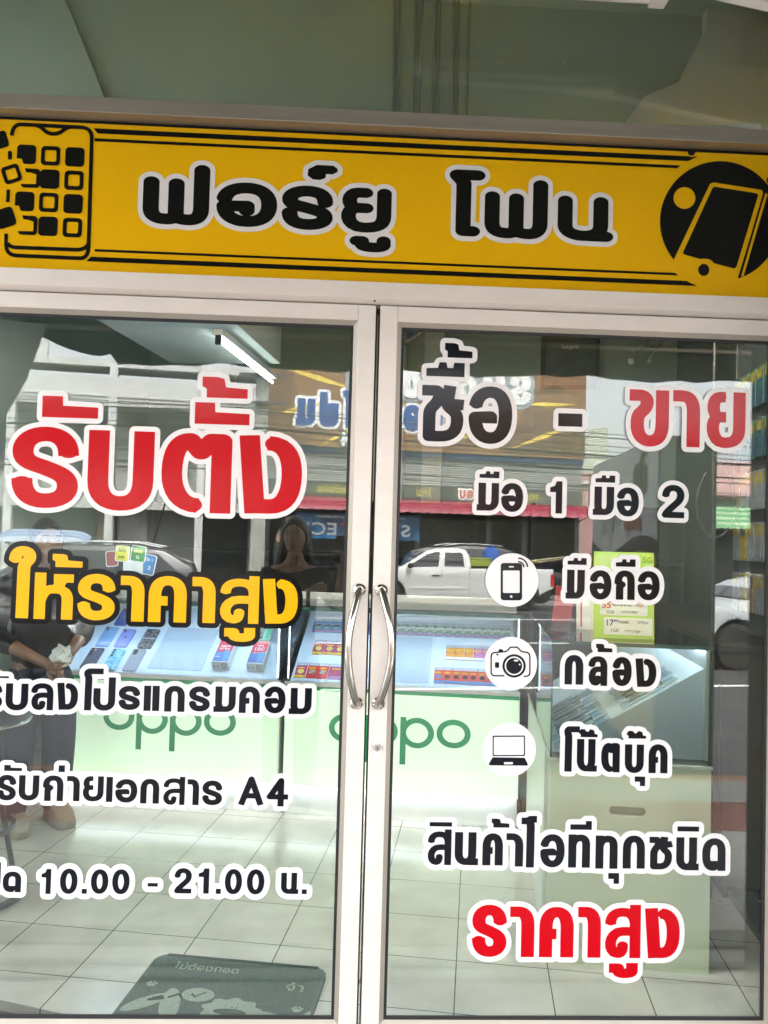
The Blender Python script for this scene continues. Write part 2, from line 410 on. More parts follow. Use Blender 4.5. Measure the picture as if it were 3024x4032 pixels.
class Field:
    """distance field on a grid, in metres; negative inside"""
    def __init__(self, x0, z0, x1, z1, h):
        self.h = h; self.x0, self.z0 = x0, z0
        self.nx = int((x1 - x0) / h) + 2; self.nz = int((z1 - z0) / h) + 2
        self.f = np.full((self.nx, self.nz), 1.0)
        self.gx = x0 + h * np.arange(self.nx); self.gz = z0 + h * np.arange(self.nz)
    def win(self, x0, z0, x1, z1):
        i0 = max(0, int((x0 - self.x0) / self.h)); i1 = min(self.nx, int((x1 - self.x0) / self.h) + 2)
        j0 = max(0, int((z0 - self.z0) / self.h)); j1 = min(self.nz, int((z1 - self.z0) / self.h) + 2)
        X, Z = np.meshgrid(self.gx[i0:i1], self.gz[j0:j1], indexing='ij')
        return (slice(i0, i1), slice(j0, j1)), X, Z
    def stroke(self, pts, hw, cap, margin):
        n = len(pts)
        closed = (abs(pts[0][0] - pts[-1][0]) + abs(pts[0][1] - pts[-1][1])) < 1e-6
        for k in range(n - 1):
            (ax, az), (bx, bz) = pts[k], pts[k + 1]
            L = math.hypot(bx - ax, bz - az)
            if L < 1e-9: continue
            mg = hw + margin
            s, X, Z = self.win(min(ax, bx) - mg, min(az, bz) - mg, max(ax, bx) + mg, max(az, bz) + mg)
            dx, dz = (bx - ax) / L, (bz - az) / L
            t = (X - ax) * dx + (Z - az) * dz; q = np.abs(-(X - ax) * dz + (Z - az) * dx)
            ex = np.abs(t - L / 2) - L / 2; ez = q - hw
            d = np.hypot(np.maximum(ex, 0), np.maximum(ez, 0)) + np.minimum(np.maximum(ex, ez), 0)
            for at, (px, pz) in ((0, (ax, az)), (1, (bx, bz))):
                end = (k == 0 and at == 0) or (k == n - 2 and at == 1)
                if (not end) or cap or closed:
                    d = np.minimum(d, np.hypot(X - px, Z - pz) - hw)
            self.f[s] = np.minimum(self.f[s], d)
    def poly(self, pts, margin, sub=False, rnd=0.0):
        xs = [p[0] for p in pts]; zs = [p[1] for p in pts]
        s, X, Z = self.win(min(xs) - margin, min(zs) - margin, max(xs) + margin, max(zs) + margin)
        d = np.full(X.shape, 1e3); ins = np.zeros(X.shape, bool)
        n = len(pts)
        for k in range(n):
            (ax, az), (bx, bz) = pts[k], pts[(k + 1) % n]
            ex, ez = bx - ax, bz - az; l2 = ex * ex + ez * ez
            if l2 < 1e-14: continue
            t = np.clip(((X - ax) * ex + (Z - az) * ez) / l2, 0, 1)
            d = np.minimum(d, np.hypot(X - ax - t * ex, Z - az - t * ez))
            if az != bz:
                c = ((az > Z) != (bz > Z)) & (X < ex * (Z - az) / ez + ax); ins ^= c
        d = np.where(ins, -d, d) - rnd
        if sub: self.f[s] = np.maximum(self.f[s], -d)
        else: self.f[s] = np.minimum(self.f[s], d)
    def glyph(self, g, cx, cz, w_, h_, sw, cap, margin):
        for el in parse(GL[g]):
            if el[0] == 'P':
                self.poly([(cx - w_ / 2 + x * w_, cz - h_ / 2 + z * h_) for x, z in el[1]], margin)
            else:
                hw = min(sw / 2 * {'ส': .84, 'ล': .9, 'ย': .93, 'ซ': .92, 'ช': .92, 'ห': .9, 'ู': .9}.get(g, 1), w_ * .5, h_ * .5)
                iw, ih = max(w_ - 2 * hw, 1e-5), max(h_ - 2 * hw, 1e-5)
                P = []
                raw = el[1]
                for q, (x, z) in enumerate(raw):
                    P.append([cx - iw / 2 + x * iw, cz - ih / 2 + z * ih])
                if not cap:                        # flat ends reach the edge of the letter's box
                    for a, b in ((0, 1), (-1, -2)):
                        closed = abs(P[0][0] - P[-1][0]) + abs(P[0][1] - P[-1][1]) < 1e-6
                        x, z = raw[a]
                        if closed: continue
                        dx, dz = P[a][0] - P[b][0], P[a][1] - P[b][1]; L = math.hypot(dx, dz) or 1
                        if abs(dz / L) > .9 and ((z > .985 and dz > 0) or (z < .015 and dz < 0)): P[a][1] += math.copysign(hw, dz)
                        if abs(dx / L) > .9 and ((x > .985 and dx > 0) or (x < .015 and dx < 0)): P[a][0] += math.copysign(hw, dx)
                self.stroke([tuple(p) for p in P], hw, cap, margin)
    def contours(self, lev):
        f = self.f - lev
        f = np.where(np.abs(f) < 1e-9, 1e-9, f)
        ins = f < 0
        ins[0, :] = ins[-1, :] = False; ins[:, 0] = ins[:, -1] = False
        f = np.where(ins, np.minimum(f, -1e-9), np.maximum(f, 1e-9))
        case = ins[:-1, :-1] * 1 + ins[1:, :-1] * 2 + ins[1:, 1:] * 4 + ins[:-1, 1:] * 8
        I, J = np.nonzero((case > 0) & (case < 15))
        # edges: 0 bottom, 1 right, 2 top, 3 left; inside kept on the left
        T = {1: [(0, 3)], 2: [(1, 0)], 3: [(1, 3)], 4: [(2, 1)], 5: [(0, 3), (2, 1)], 6: [(2, 0)], 7: [(2, 3)], 8: [(3, 2)], 9: [(0, 2)],
             10: [(1, 0), (3, 2)], 11: [(1, 2)], 12: [(3, 1)], 13: [(0, 1)], 14: [(3, 0)]}
        nxt = {}
        def key(i, j, e):
            return (i, j, 0) if e == 0 else (i, j + 1, 0) if e == 2 else (i, j, 1) if e == 3 else (i + 1, j, 1)
        for i, j in zip(I.tolist(), J.tolist()):
            for a, b in T[int(case[i, j])]:
                nxt[key(i, j, a)] = key(i, j, b)
        def pos(kk):
            i, j, v = kk
            if v == 0: a, b = f[i, j], f[i + 1, j]; t = a / (a - b); return (self.x0 + (i + t) * self.h, self.z0 + j * self.h)
            a, b = f[i, j], f[i, j + 1]; t = a / (a - b); return (self.x0 + i * self.h, self.z0 + (j + t) * self.h)
        loops = []
        while nxt:
            k0 = next(iter(nxt)); k = k0; L = []
            while k in nxt:
                L.append(pos(k)); k = nxt.pop(k)
            if len(L) > 5: loops.append(simplify(L, self.h * .12))
        return [l for l in loops if len(l) > 2]

def simplify(L, tol):
    P = np.array(L); n = len(P)
    keep = np.zeros(n, bool); a = 0; b = int(np.argmax(np.hypot(*(P - P[0]).T)))
    keep[[a, b]] = True
    st = [(a, b), (b, a + n)]
    while st:
        i, j = st.pop()
        if j - i < 2: continue
        idx = np.arange(i + 1, j) % n
        A, B = P[i % n], P[j % n]; d = B - A; L2 = math.hypot(*d) or 1e-12
        q = P[idx] - A
        dist = np.abs(q[:, 0] * d[1] - q[:, 1] * d[0]) / L2
        k = int(np.argmax(dist))
        if dist[k] > tol:
            keep[idx[k]] = True; st += [(i, i + 1 + k), (i + 1 + k, j)]
    return P[keep].tolist()

def cut_sheet(name, loops, material, parent, y=0.0, thick=.0004, flip=False, plane='xz'):
    """outline loops (x,z) -> a thin cut-vinyl sheet; front face at y - thick. plane 'xy' lays it flat"""
    cu = bpy.data.curves.new(name, 'CURVE'); cu.dimensions = '2D'; cu.fill_mode = 'BOTH'; cu.extrude = thick / 2
    for L in loops:
        s = cu.splines.new('POLY'); s.points.add(len(L) - 1); s.use_cyclic_u = True
        for p, (x, z) in zip(s.points, L): p.co = (x, z, 0, 1)
    o = bpy.data.objects.new(name, cu); COL.objects.link(o)
    dg = bpy.context.evaluated_depsgraph_get()
    me = bpy.data.meshes.new_from_object(o.evaluated_get(dg)); bpy.data.objects.remove(o); bpy.data.curves.remove(cu)
    for v in me.vertices:
        x, z, d = v.co
        if plane == 'xz': v.co = ((-x if flip else x), (y + d if flip else y - d), z)
        else: v.co = (x, z, y + d)
    o = link(name, me, material, parent)
    return o

def word_loops(gl, sw, ol, cap, h, asp=.78):
    """letters and their backing; horizontal strokes are asp times as thick as the stems"""
    a = 1 / asp; m_ = sw + .006
    gx0 = min(g[1] - g[3] / 2 for g in gl); gx1 = max(g[1] + g[3] / 2 for g in gl)
    gz0 = min(g[2] - g[4] / 2 for g in gl); gz1 = max(g[2] + g[4] / 2 for g in gl)
    fd = Field(gx0 - .006 - h, (gz0 - .006 - h) * a, gx1 + .006 + h, (gz1 + .006 + h) * a, h)
    for g, cx, cz, w_, h_ in gl: fd.glyph(g, cx, cz * a, w_, h_ * a, sw, cap, .006 + 2 * h)
    front = [[(x, z / a) for x, z in L] for L in fd.contours(0)]
    if ol <= 0: return front, []
    mg = ol + 3 * h
    bk = Field(gx0 - mg, gz0 - mg, gx1 + mg, gz1 + mg, h * 1.3)
    for L in front:
        n = len(L)
        for k in range(n):
            (ax, az), (bx, bz) = L[k], L[(k + 1) % n]
            s, X, Z = bk.win(min(ax, bx) - mg, min(az, bz) - mg, max(ax, bx) + mg, max(az, bz) + mg)
            ex, ez = bx - ax, bz - az; l2 = ex * ex + ez * ez or 1e-12
            t = np.clip(((X - ax) * ex + (Z - az) * ez) / l2, 0, 1)
            bk.f[s] = np.minimum(bk.f[s], np.hypot(X - ax - t * ex, Z - az - t * ez))
    X, Z = np.meshgrid(bk.gx, bk.gz, indexing='ij')
    ins = np.zeros(X.shape, bool)
    for L in front:
        n = len(L)
        xs = [p[0] for p in L]; zs = [p[1] for p in L]
        s, XX, ZZ = bk.win(min(xs), min(zs), max(xs), max(zs)); c = np.zeros(XX.shape, bool)
        for k in range(n):
            (ax, az), (bx, bz) = L[k], L[(k + 1) % n]
            if az != bz: c ^= ((az > ZZ) != (bz > ZZ)) & (XX < (bx - ax) * (ZZ - az) / (bz - az) + ax)
        ins[s] ^= c
    bk.f = np.where(ins, -bk.f, bk.f)
    return front, [L for L in bk.contours(ol)]

def layout(text, h, wr=.72, gap=.16, sw=.2):
    """lay out Thai text from x = 0, x-height h -> glyph boxes"""
    out = []; x = 0.0; lastx = 0; lastw = 0; up = 0
    for ch in text:
        if ch == ' ': x += h * .5; continue
        if ch in ABOVE:
            out.append((ch, lastx + lastw * .55, h * 1.22, lastw * .85, h * .2)); up = 1; continue
        if ch in TONE:
            out.append((ch, lastx + lastw * .72, h * (1.22 + .3 * up), lastw * (.25 if ch == '่' else .55), h * .24)); continue
        if ch in BELOW:
            out.append((ch, lastx + lastw * .75, -h * .27, lastw * .5, h * .3)); continue
        if ch not in GL: x += h * .3; continue
        wd = h * wr * {'เ': .3, 'แ': .7, 'า': .75, 'โ': .6, 'ใ': .6, 'ไ': .6, '1': .5, '.': .25, '-': .5}.get(ch, 1)
        hh, cz = h, h / 2
        if ch in 'โใไ': hh, cz = h * 1.4, h * .7
        if ch in 'ปฟฝ': hh, cz = h * 1.28, h * .64
        if ch in '.-': hh = h * .18; cz = h * (.09 if ch == '.' else .45)
        out.append((ch, x + wd / 2, cz, wd, hh)); lastx, lastw, up = x, wd, 0
        x += wd + h * gap
    return out, x

def thai(name, text, h, material, parent, loc, sw=.2, ol=0.0, backmat=None, rz=PI, res=None, tilt=None, wr=.72, thick=.004, centre=True, cap=0):
    """sign lettering facing local +y when rz = PI (towards the shop), -y when rz = 0"""
    gl, wd = layout(text, h, wr)
    fr_, bk_ = word_loops(gl, h * sw, ol, cap, res or h / 22)
    off = wd / 2 if centre else 0
    o = cut_sheet(name, [[(x - off, z) for x, z in L] for L in fr_], material, parent, 0, thick)
    o.location = loc; o.rotation_euler = tilt or (0, 0, rz)
    if ol > 0:
        b = cut_sheet('outline', [[(x - off, z) for x, z in L] for L in bk_], backmat, parent, thick * 1.2, thick)
        b.location = loc; b.rotation_euler = tilt or (0, 0, rz)
    return o

def latin(name, text, size, material, parent, loc, rot, extrude=.0004, align='CENTER', squash=1.0, bold=0.0):
    cu = bpy.data.curves.new(name, 'FONT'); cu.body = text; cu.size = size; cu.align_x = align; cu.align_y = 'CENTER'
    cu.extrude = extrude; cu.offset = bold
    o = bpy.data.objects.new(name, cu); COL.objects.link(o)
    dg = bpy.context.evaluated_depsgraph_get()
    me = bpy.data.meshes.new_from_object(o.evaluated_get(dg)); bpy.data.objects.remove(o); bpy.data.curves.remove(cu)
    if squash != 1.0:
        for v in me.vertices: v.co.x *= squash
    o = link(name, me, material, parent); o.location = loc; o.rotation_euler = rot
    return o
WORDS=[
 ('shop','sign','black','white',0.0429,0.0133,1,[('ฟ',-0.495,2.309,0.177,0.166),('อ',-0.306,2.289,0.163,0.121),('ร',-0.143,2.288,0.138,0.121),('์',-0.105,2.386,0.081,0.041),('ย',0.014,2.288,0.141,0.123),('ู',0.029,2.195,0.112,0.047)]),
 ('shop','sign','black','white',0.0415,0.0133,1,[('โh',0.287,2.327,0.104,0.197),('ฟ',0.426,2.31,0.174,0.165),('น',0.618,2.291,0.155,0.124)]),
 ('red','left','red','white',0.0536,0.0134,0,[('ั',-0.741,1.72,0.144,0.056),('ร',-0.799,1.561,0.171,0.212),('บ',-0.605,1.558,0.17,0.209),('ต',-0.409,1.558,0.182,0.209),('ั',-0.347,1.716,0.143,0.057),('้',-0.342,1.785,0.119,0.055),('ง',-0.217,1.559,0.167,0.205)]),
 ('yellow','left','amber','black',0.0321,0.0134,0,[('ใ',-0.847,1.262,0.069,0.186),('ห',-0.764,1.228,0.099,0.12),('้',-0.732,1.32,0.077,0.034),('ร',-0.655,1.228,0.096,0.12),('า',-0.563,1.226,0.062,0.118),('ค',-0.472,1.227,0.098,0.12),('า',-0.379,1.227,0.061,0.119),('ส',-0.286,1.23,0.101,0.124),('ู',-0.283,1.138,0.08,0.038),('ง',-0.181,1.228,0.093,0.116)]),
 ('prog','left','ink','white',0.0181,0.0121,0,[('ร',-0.912,0.969,0.056,0.069),('ั',-0.89,1.019,0.042,0.009),('บ',-0.847,0.967,0.057,0.069),('ล',-0.783,0.969,0.057,0.069),('ง',-0.719,0.971,0.054,0.069),('โ',-0.654,0.99,0.05,0.108),('ป',-0.625,0.979,0.056,0.086),('ร',-0.561,0.97,0.055,0.062),('แ',-0.504,0.97,0.04,0.065),('ก',-0.445,0.97,0.052,0.067),('ร',-0.381,0.971,0.054,0.065),('ม',-0.316,0.971,0.057,0.066),('ค',-0.252,0.971,0.054,0.069),('อ',-0.186,0.972,0.055,0.07),('ม',-0.12,0.97,0.059,0.068)]),
 ('copy','left','ink','white',0.0161,0.0121,0,[('ร',-0.863,0.736,0.047,0.065),('ั',-0.849,0.786,0.045,0.015),('บ',-0.807,0.736,0.051,0.064),('ถ',-0.746,0.736,0.052,0.065),('่',-0.726,0.786,0.016,0.017),('า',-0.695,0.736,0.033,0.064),('ย',-0.645,0.736,0.054,0.064),('เ',-0.603,0.735,0.017,0.064),('อ',-0.56,0.732,0.056,0.06),('ก',-0.5,0.732,0.048,0.063),('ส',-0.438,0.734,0.055,0.072),('า',-0.389,0.731,0.03,0.066),('ร',-0.34,0.73,0.051,0.063),('A',-0.24,0.737,0.067,0.073),('4',-0.172,0.734,0.056,0.073)]),
 ('hours','left','ink','white',0.0147,0.0141,0,[('ป',-0.893,0.509,0.048,0.075),('ด',-0.84,0.498,0.046,0.052),('1',-0.754,0.5,0.024,0.063),('0',-0.697,0.501,0.044,0.064),('.',-0.657,0.476,0.013,0.012),('0',-0.619,0.501,0.044,0.062),('0',-0.565,0.501,0.044,0.063),('-',-0.484,0.494,0.026,0.009),('2',-0.407,0.505,0.044,0.064),('1',-0.354,0.505,0.027,0.064),('.',-0.316,0.479,0.013,0.013),('0',-0.278,0.504,0.044,0.064),('0',-0.221,0.504,0.045,0.064),('น',-0.133,0.501,0.045,0.054),('.',-0.095,0.48,0.013,0.012)]),
 ('buy','right','ink','white',0.0362,0.0134,0,[('ซ',0.234,1.736,0.112,0.15),('ื',0.239,1.854,0.102,0.038),('้',0.273,1.906,0.074,0.039),('อ',0.362,1.736,0.117,0.154),('-',0.577,1.73,0.065,0.035)]),
 ('sell','right','red','white',0.0362,0.0134,0,[('ข',0.791,1.742,0.108,0.153),('า',0.893,1.744,0.074,0.153),('ย',1.0,1.744,0.11,0.152)]),
 ('hand','right','ink','white',0.0201,0.0121,0,[('ม',0.36,1.518,0.059,0.074),('ื',0.363,1.577,0.053,0.018),('อ',0.425,1.518,0.059,0.077)]),
 ('one','right','ink','white',0.0201,0.0121,0,[('1',0.543,1.522,0.033,0.086)]),
 ('hand','right','ink','white',0.0201,0.0121,0,[('ม',0.671,1.516,0.057,0.076),('ื',0.675,1.575,0.053,0.019),('อ',0.737,1.515,0.06,0.078)]),
 ('two','right','ink','white',0.0201,0.0121,0,[('2',0.86,1.52,0.061,0.089)]),
 ('mobile','right','ink','white',0.0201,0.0127,0,[('ม',0.599,1.292,0.051,0.077),('ื',0.603,1.353,0.051,0.018),('อ',0.667,1.292,0.059,0.078),('ถ',0.732,1.293,0.055,0.078),('ื',0.734,1.352,0.053,0.02),('อ',0.797,1.293,0.06,0.078)]),
 ('camera','right','ink','white',0.0201,0.0127,0,[('ก',0.6,1.066,0.05,0.078),('ล',0.664,1.064,0.051,0.078),('้',0.68,1.125,0.044,0.022),('อ',0.729,1.064,0.052,0.077),('ง',0.793,1.062,0.057,0.075)]),
 ('notebook','right','ink','white',0.0194,0.0127,0,[('โ',0.598,0.858,0.042,0.119),('น',0.639,0.842,0.054,0.085),('๊',0.641,0.9,0.051,0.021),('ต',0.702,0.837,0.05,0.077),('บ',0.766,0.835,0.051,0.075),('๊',0.77,0.898,0.053,0.02),('ุ',0.782,0.776,0.028,0.025),('ค',0.83,0.836,0.051,0.076)]),
 ('goods','right','ink','white',0.0214,0.0134,0,[('ส',0.254,0.598,0.062,0.092),('ิ',0.256,0.657,0.059,0.011),('น',0.325,0.595,0.062,0.085),('ค',0.394,0.594,0.054,0.083),('้',0.413,0.662,0.047,0.023),('า',0.452,0.593,0.045,0.086),('ไ',0.489,0.615,0.041,0.134),('อ',0.552,0.592,0.065,0.086),('ท',0.623,0.592,0.058,0.086),('ี',0.627,0.659,0.057,0.023),('ท',0.696,0.59,0.059,0.086),('ุ',0.716,0.522,0.029,0.028),('ก',0.769,0.591,0.059,0.086),('ช',0.841,0.589,0.061,0.085),('น',0.913,0.588,0.061,0.086),('ิ',0.914,0.653,0.058,0.013),('ด',0.984,0.587,0.063,0.085)]),
 ('price','right','red','white',0.0348,0.0134,0,[('ร',0.39,0.384,0.091,0.134),('า',0.476,0.382,0.065,0.13),('ค',0.567,0.382,0.091,0.13),('า',0.654,0.382,0.061,0.131),('ส',0.743,0.385,0.095,0.138),('ู',0.746,0.283,0.077,0.041),('ง',0.848,0.381,0.094,0.129)]),
]

# ---------------------------------------------------------------- shared materials
M = {}
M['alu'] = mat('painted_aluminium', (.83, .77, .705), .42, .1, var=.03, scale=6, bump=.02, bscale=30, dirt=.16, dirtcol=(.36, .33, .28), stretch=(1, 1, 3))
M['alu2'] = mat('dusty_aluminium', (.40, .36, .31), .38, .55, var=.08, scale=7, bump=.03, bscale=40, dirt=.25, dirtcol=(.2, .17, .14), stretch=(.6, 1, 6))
M['bead'] = mat('bead_aluminium', (.42, .38, .32), .42, .35, var=.05, scale=8)
M['rubber'] = mat('black_rubber', (.012, .012, .013), .55)
M['gap'] = mat('dark_seal', (.03, .028, .028), .7, var=.3, scale=20)
M['yellow'] = mat('yellow_sign_vinyl', (.92, .515, .003), .16, spec=.3, var=.02, scale=3, bump=.01, bscale=90)
M['black'] = mat('black_vinyl', (.006, .006, .0055), .14, var=.1, spec=.3)
M['ink'] = mat('blue_black_vinyl', (.008, .010, .014), .10, var=.1, bump=.03, bscale=160, spec=.18)
M['white'] = mat('white_vinyl', (.84, .82, .82), .2, var=.012, scale=4)
M['red'] = mat('red_vinyl', (.58, .0015, .008), .10, var=.03, scale=5, bump=.05, bscale=150, spec=.18)
M['amber'] = mat('amber_vinyl', (.95, .47, .008), .12, spec=.3, var=.02)
M['chrome'] = mat('brushed_steel', (.66, .62, .57), .13, 1.0, var=.05, scale=30)
M['glass'] = glass('shop_glass', (.90, .935, .915), 1.75, 1.5, wobble=.012, dust=.014)
M['cglass'] = glass('case_glass', (.93, .965, .95), .9, 1.45)
M['edge'] = mat('green_glass_edge', (.03, .085, .075), .15, var=.3, scale=30)
M['wall'] = mat('grey_green_plaster', (.36, .455, .43), .75, var=.05, scale=2.5, bump=.1, bscale=40, dirt=.15, dirtcol=(.28, .31, .27))
M['wallw'] = mat('pale_plaster', (.62, .64, .60), .75, var=.04, scale=3, bump=.06)
M['white_paint'] = mat('white_paint', (.78, .77, .74), .5, var=.03, scale=4)
M['tube'] = mat('lit_tube', (.9, 1, .97), .4, emit=2.4, emitcol=(.9, 1, .97), var=.0)
M['led'] = mat('led_strip', (.9, .95, 1), .4, emit=21.0, emitcol=(.60, .75, 1), var=.0)
M['plastic_k'] = mat('black_plastic', (.016, .016, .017), .4)
M['plastic_w'] = mat('white_plastic', (.75, .75, .74), .4, var=.02)
M['skin'] = mat('skin', (.40, .22, .145), .5, var=.06, scale=14)
M['hair'] = mat('black_hair', (.010, .008, .008), .4, var=.4, scale=60, bump=.3, bscale=120)

def wparent(o, root):
    o.parent = root; o.matrix_parent_inverse = (Matrix.Translation(root.location) @ root.rotation_euler.to_matrix().to_4x4()).inverted()
    return o
def wb(mb, name, material, root, **k):
    return wparent(mb.build(name, material, None, **k), root)

# ---------------------------------------------------------------- door front: frame bars, sign, two doors
fr = thing('door_frame', 'beige aluminium frame of bars above and between the yellow sign and the glass doors', 'door frame', (0.05, 0, 0))
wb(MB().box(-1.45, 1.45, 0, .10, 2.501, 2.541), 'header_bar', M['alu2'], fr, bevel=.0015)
lint = MB().prism([(-1.45, 0, 2.035), (-1.45, 0, 2.079), (-1.45, .10, 2.079), (-1.45, .10, 2.0225), (-1.45, .013, 2.0225)],
                  [(1.45, 0, 2.035), (1.45, 0, 2.079), (1.45, .10, 2.079), (1.45, .10, 2.0225), (1.45, .013, 2.0225)])
wb(lint, 'lintel_bar', M['alu'], fr, bevel=.001)
for sx in (-1.13, 1.235):
    wb(MB().box(sx - .045, sx + .045, .001, .099, -.02, 2.0215), 'jamb', M['alu'], fr, bevel=.002)
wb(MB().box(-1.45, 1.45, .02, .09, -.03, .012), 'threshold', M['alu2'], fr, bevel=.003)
wb(MB().box(-1.08, 1.19, .055, .07, 2.010, 2.0223), 'shadow_gap', M['gap'], fr)
for sx in (-.62, .045, 1.02):
    wb(MB().lathe((sx, .005, 2.0290 if sx == .045 else 2.058), [(.0001, -.002), (.0026, -.002), (.0026, 0), (.0001, 0)], 10, 'y'), 'screw', M['gap'], fr)

def bar_ring(x0, x1, z0, z1, wid, y_out, y_in):
    """four mitred sloping strips round an opening"""
    mb = MB(); a, b = (x0, z0, x1, z1), (x0 + wid, z0 + wid, x1 - wid, z1 - wid)
    o = [(a[0], y_out, a[1]), (a[2], y_out, a[1]), (a[2], y_out, a[3]), (a[0], y_out, a[3])]
    i = [(b[0], y_in, b[1]), (b[2], y_in, b[1]), (b[2], y_in, b[3]), (b[0], y_in, b[3])]
    ob = [(p[0], y_in + .006, p[2]) for p in o]; ib = [(p[0], y_in + .006, p[2]) for p in i]
    mb.loft([o, i, ib, ob, o], cap=False)
    return mb

def make_door(name, label, xa, xb, za, zb, gl, gr):
    """xa..xb door, gl..gr bead edges"""
    d = thing(name, label, 'door', ((xa if name == 'glass_door' and xa < -.5 else xb), 0, 0))
    wb(MB().box(xa, gl, .0, .045, za, zb), 'stile', M['alu'], d, bevel=.0016)
    wb(MB().box(gr, xb, .0, .045, za, zb), 'stile', M['alu'], d, bevel=.0016)
    wb(MB().box(gl + .0005, gr - .0005, .0005, .045, 1.975, zb), 'top_rail', M['alu'], d, bevel=.0016)
    wb(MB().box(gl + .0005, gr - .0005, .0005, .045, za, .143), 'bottom_rail', M['alu'], d, bevel=.0016)
    wb(bar_ring(gl, gr, .143, 1.975, .0125, .004, .0115), 'glazing_bead', M['bead'], d)
    wb(bar_ring(gl + .0121, gr - .0121, .1551, 1.9629, .0075, .0105, .0118), 'gasket', M['rubber'], d)
    p = wb(MB().box(gl + .008, gr - .008, .0125, .0185, .15, 1.968), 'glass_pane', M['glass'], d)
    return d
DL = make_door('glass_door', 'left glass door with big red and yellow lettering and the bowed pull bar on its right edge', -1.08, .049, .016, 2.0165, -1.034, .003)
DR = make_door('glass_door', 'right glass door with three round icon stickers, lock cylinder and pull bar on its left edge', .061, 1.186, .016, 2.0165, .107, 1.136)
wb(MB().box(.0495, .0535, .012, .05, .02, 2.014), 'door_seal', M['gap'], DL)
wb(MB().box(.0575, .0605, .015, .05, .02, 2.014), 'door_seal', M['gap'], DR)

def pull(root, xs, xm, sgn):
    pts = []
    zt, zb = 1.264, .970
    for i in range(25):
        t = i / 24; z = zt + (zb - zt) * t
        b = math.sin(PI * t) ** .75 if 0 < t < 1 else 0
        b2 = math.sin(PI * t)
        pts.append((xs + (xm - xs) * b2, -.014 - .045 * b, z + (.006 if i == 0 else -.006 if i == 24 else 0) * 0))
    pts = [(xs, .002, zt)] + pts + [(xs, .002, zb)]
    h = wb(MB().tube(pts, .0098, 16), 'pull_handle', M['chrome'], root, smooth=True)
    for z in (zt, zb):
        r_ = MB().lathe((xs, 0, z), [(.0145, 0), (.0165, -.002), (.0165, -.005), (.0135, -.008), (.0112, -.010), (.0105, -.016)], 24, 'y').build('rosette', M['chrome'], None, smooth=True)
        r_.parent = h
    return h
pull(DL, .0265, .001, -1); pull(DR, .0835, .111, 1)
lk = wb(MB().lathe((.0845, 0, .856), [(.0001, -.004), (.0185, -.004), (.0185, 0)], 32, 'y'), 'lock', M['plastic_w'], DR, bevel=.0004)
k2 = MB().lathe((.0845, 0, .856), [(.0085, -.0042), (.0085, -.0065), (.0001, -.0065)], 24, 'y').build('cylinder', M['chrome'], lk, smooth=True)
k3 = MB().torus((.0845, -.0045, .856), .0135, .0012, 'y').build('ring', M['chrome'], lk, smooth=True)
k4 = MB().box(.0834, .0856, -.0071, -.006, .8518, .8602).build('keyhole', M['black'], lk)

# ---------------------------------------------------------------- cut vinyl words on the doors and on the sign
sign = thing('shop_sign', 'long yellow sign board with black Thai shop name, stripes and two phone emblems', 'sign', (.05, .045, 2.08))
wb(MB().box(-1.42, 1.42, .045, .07, 2.081, 2.499), 'panel', M['yellow'], sign)
LBL = {'red': 'large red words outlined in white', 'yellow': 'amber words outlined in black', 'prog': 'dark one-line words outlined in white, under the amber ones',
       'copy': 'dark line of words ending in A4', 'hours': 'dark opening hours 10.00 - 21.00', 'buy': 'black words with a dash, top of the right door',
       'sell': 'red word at the top right corner of the right door', 'one': 'single black figure 1', 'two': 'single black figure 2', 'mobile': 'black word beside the phone icon',
       'camera': 'black word beside the camera icon', 'notebook': 'black word beside the laptop icon', 'goods': 'long black line of words low on the right door', 'price': 'red words lowest on the right door'}
for nm, door, fill, back, sw, ol, cap, gl in WORDS:
    root = {'left': DL, 'right': DR, 'sign': sign}[door]
    asp = {'shop': .69, 'red': .71, 'yellow': .75, 'buy': .85, 'sell': .85, 'price': .78}.get(nm, .82)
    fr_, bk_ = word_loops(gl, sw, ol, cap, .0015 if sw > .03 else .0011, asp)
    y = .045 if door == 'sign' else .0112
    b = wparent(cut_sheet('lettering_backing', bk_, M[back], None, y - .0012, .0006), root)
    f = cut_sheet('lettering', fr_, M[fill], None, y - .0018, .0005)
    f.parent = b
    if nm in LBL: b['label'] = LBL[nm]

# round icon stickers, traced on the door plane
def icon_xy(x, y):
    return (-.966416 + .000675846 * x + 1.46308e-5 * y, 2.79446 + 1.39754e-5 * x - .000667139 * y)
def sheet(name, fd, material, root, y, thick=.0005, lev=0):
    o = cut_sheet(name, fd.contours(lev), material, None, y, thick)
    return o
def icon(label, cx, cy, r, draw):
    X, Z = icon_xy(cx, cy); rr = r * .00067
    fd = Field(X - rr - .01, Z - rr - .01, X + rr + .01, Z + rr + .01, .0012)
    fd.poly([(X + rr * math.cos(t * PI / 30), Z + rr * math.sin(t * PI / 30)) for t in range(60)], .02)
    b = wparent(cut_sheet('round_sticker', fd.contours(0), M['white'], None, .0100, .0006), DR); b['label'] = label
    g = Field(X - rr, Z - rr, X + rr, Z + rr, .0007)
    draw(g)
    o = cut_sheet('icon', g.contours(0), M['ink'], None, .0094, .0005); o.parent = b
def mapper(x0, y0, s): return lambda pts: [icon_xy(x0 + a * s, y0 + b * s) for a, b in pts]
def rrect(x0, y0, x1, y1, r, n=5):
    P = []
    for cx, cy, a0 in ((x1 - r, y1 - r, 0), (x0 + r, y1 - r, 90), (x0 + r, y0 + r, 180), (x1 - r, y0 + r, 270)):
        for i in range(n + 1):
            t = R(a0 + 90 * i / n); P.append((cx + r * math.cos(t), cy + r * math.sin(t)))
    return P
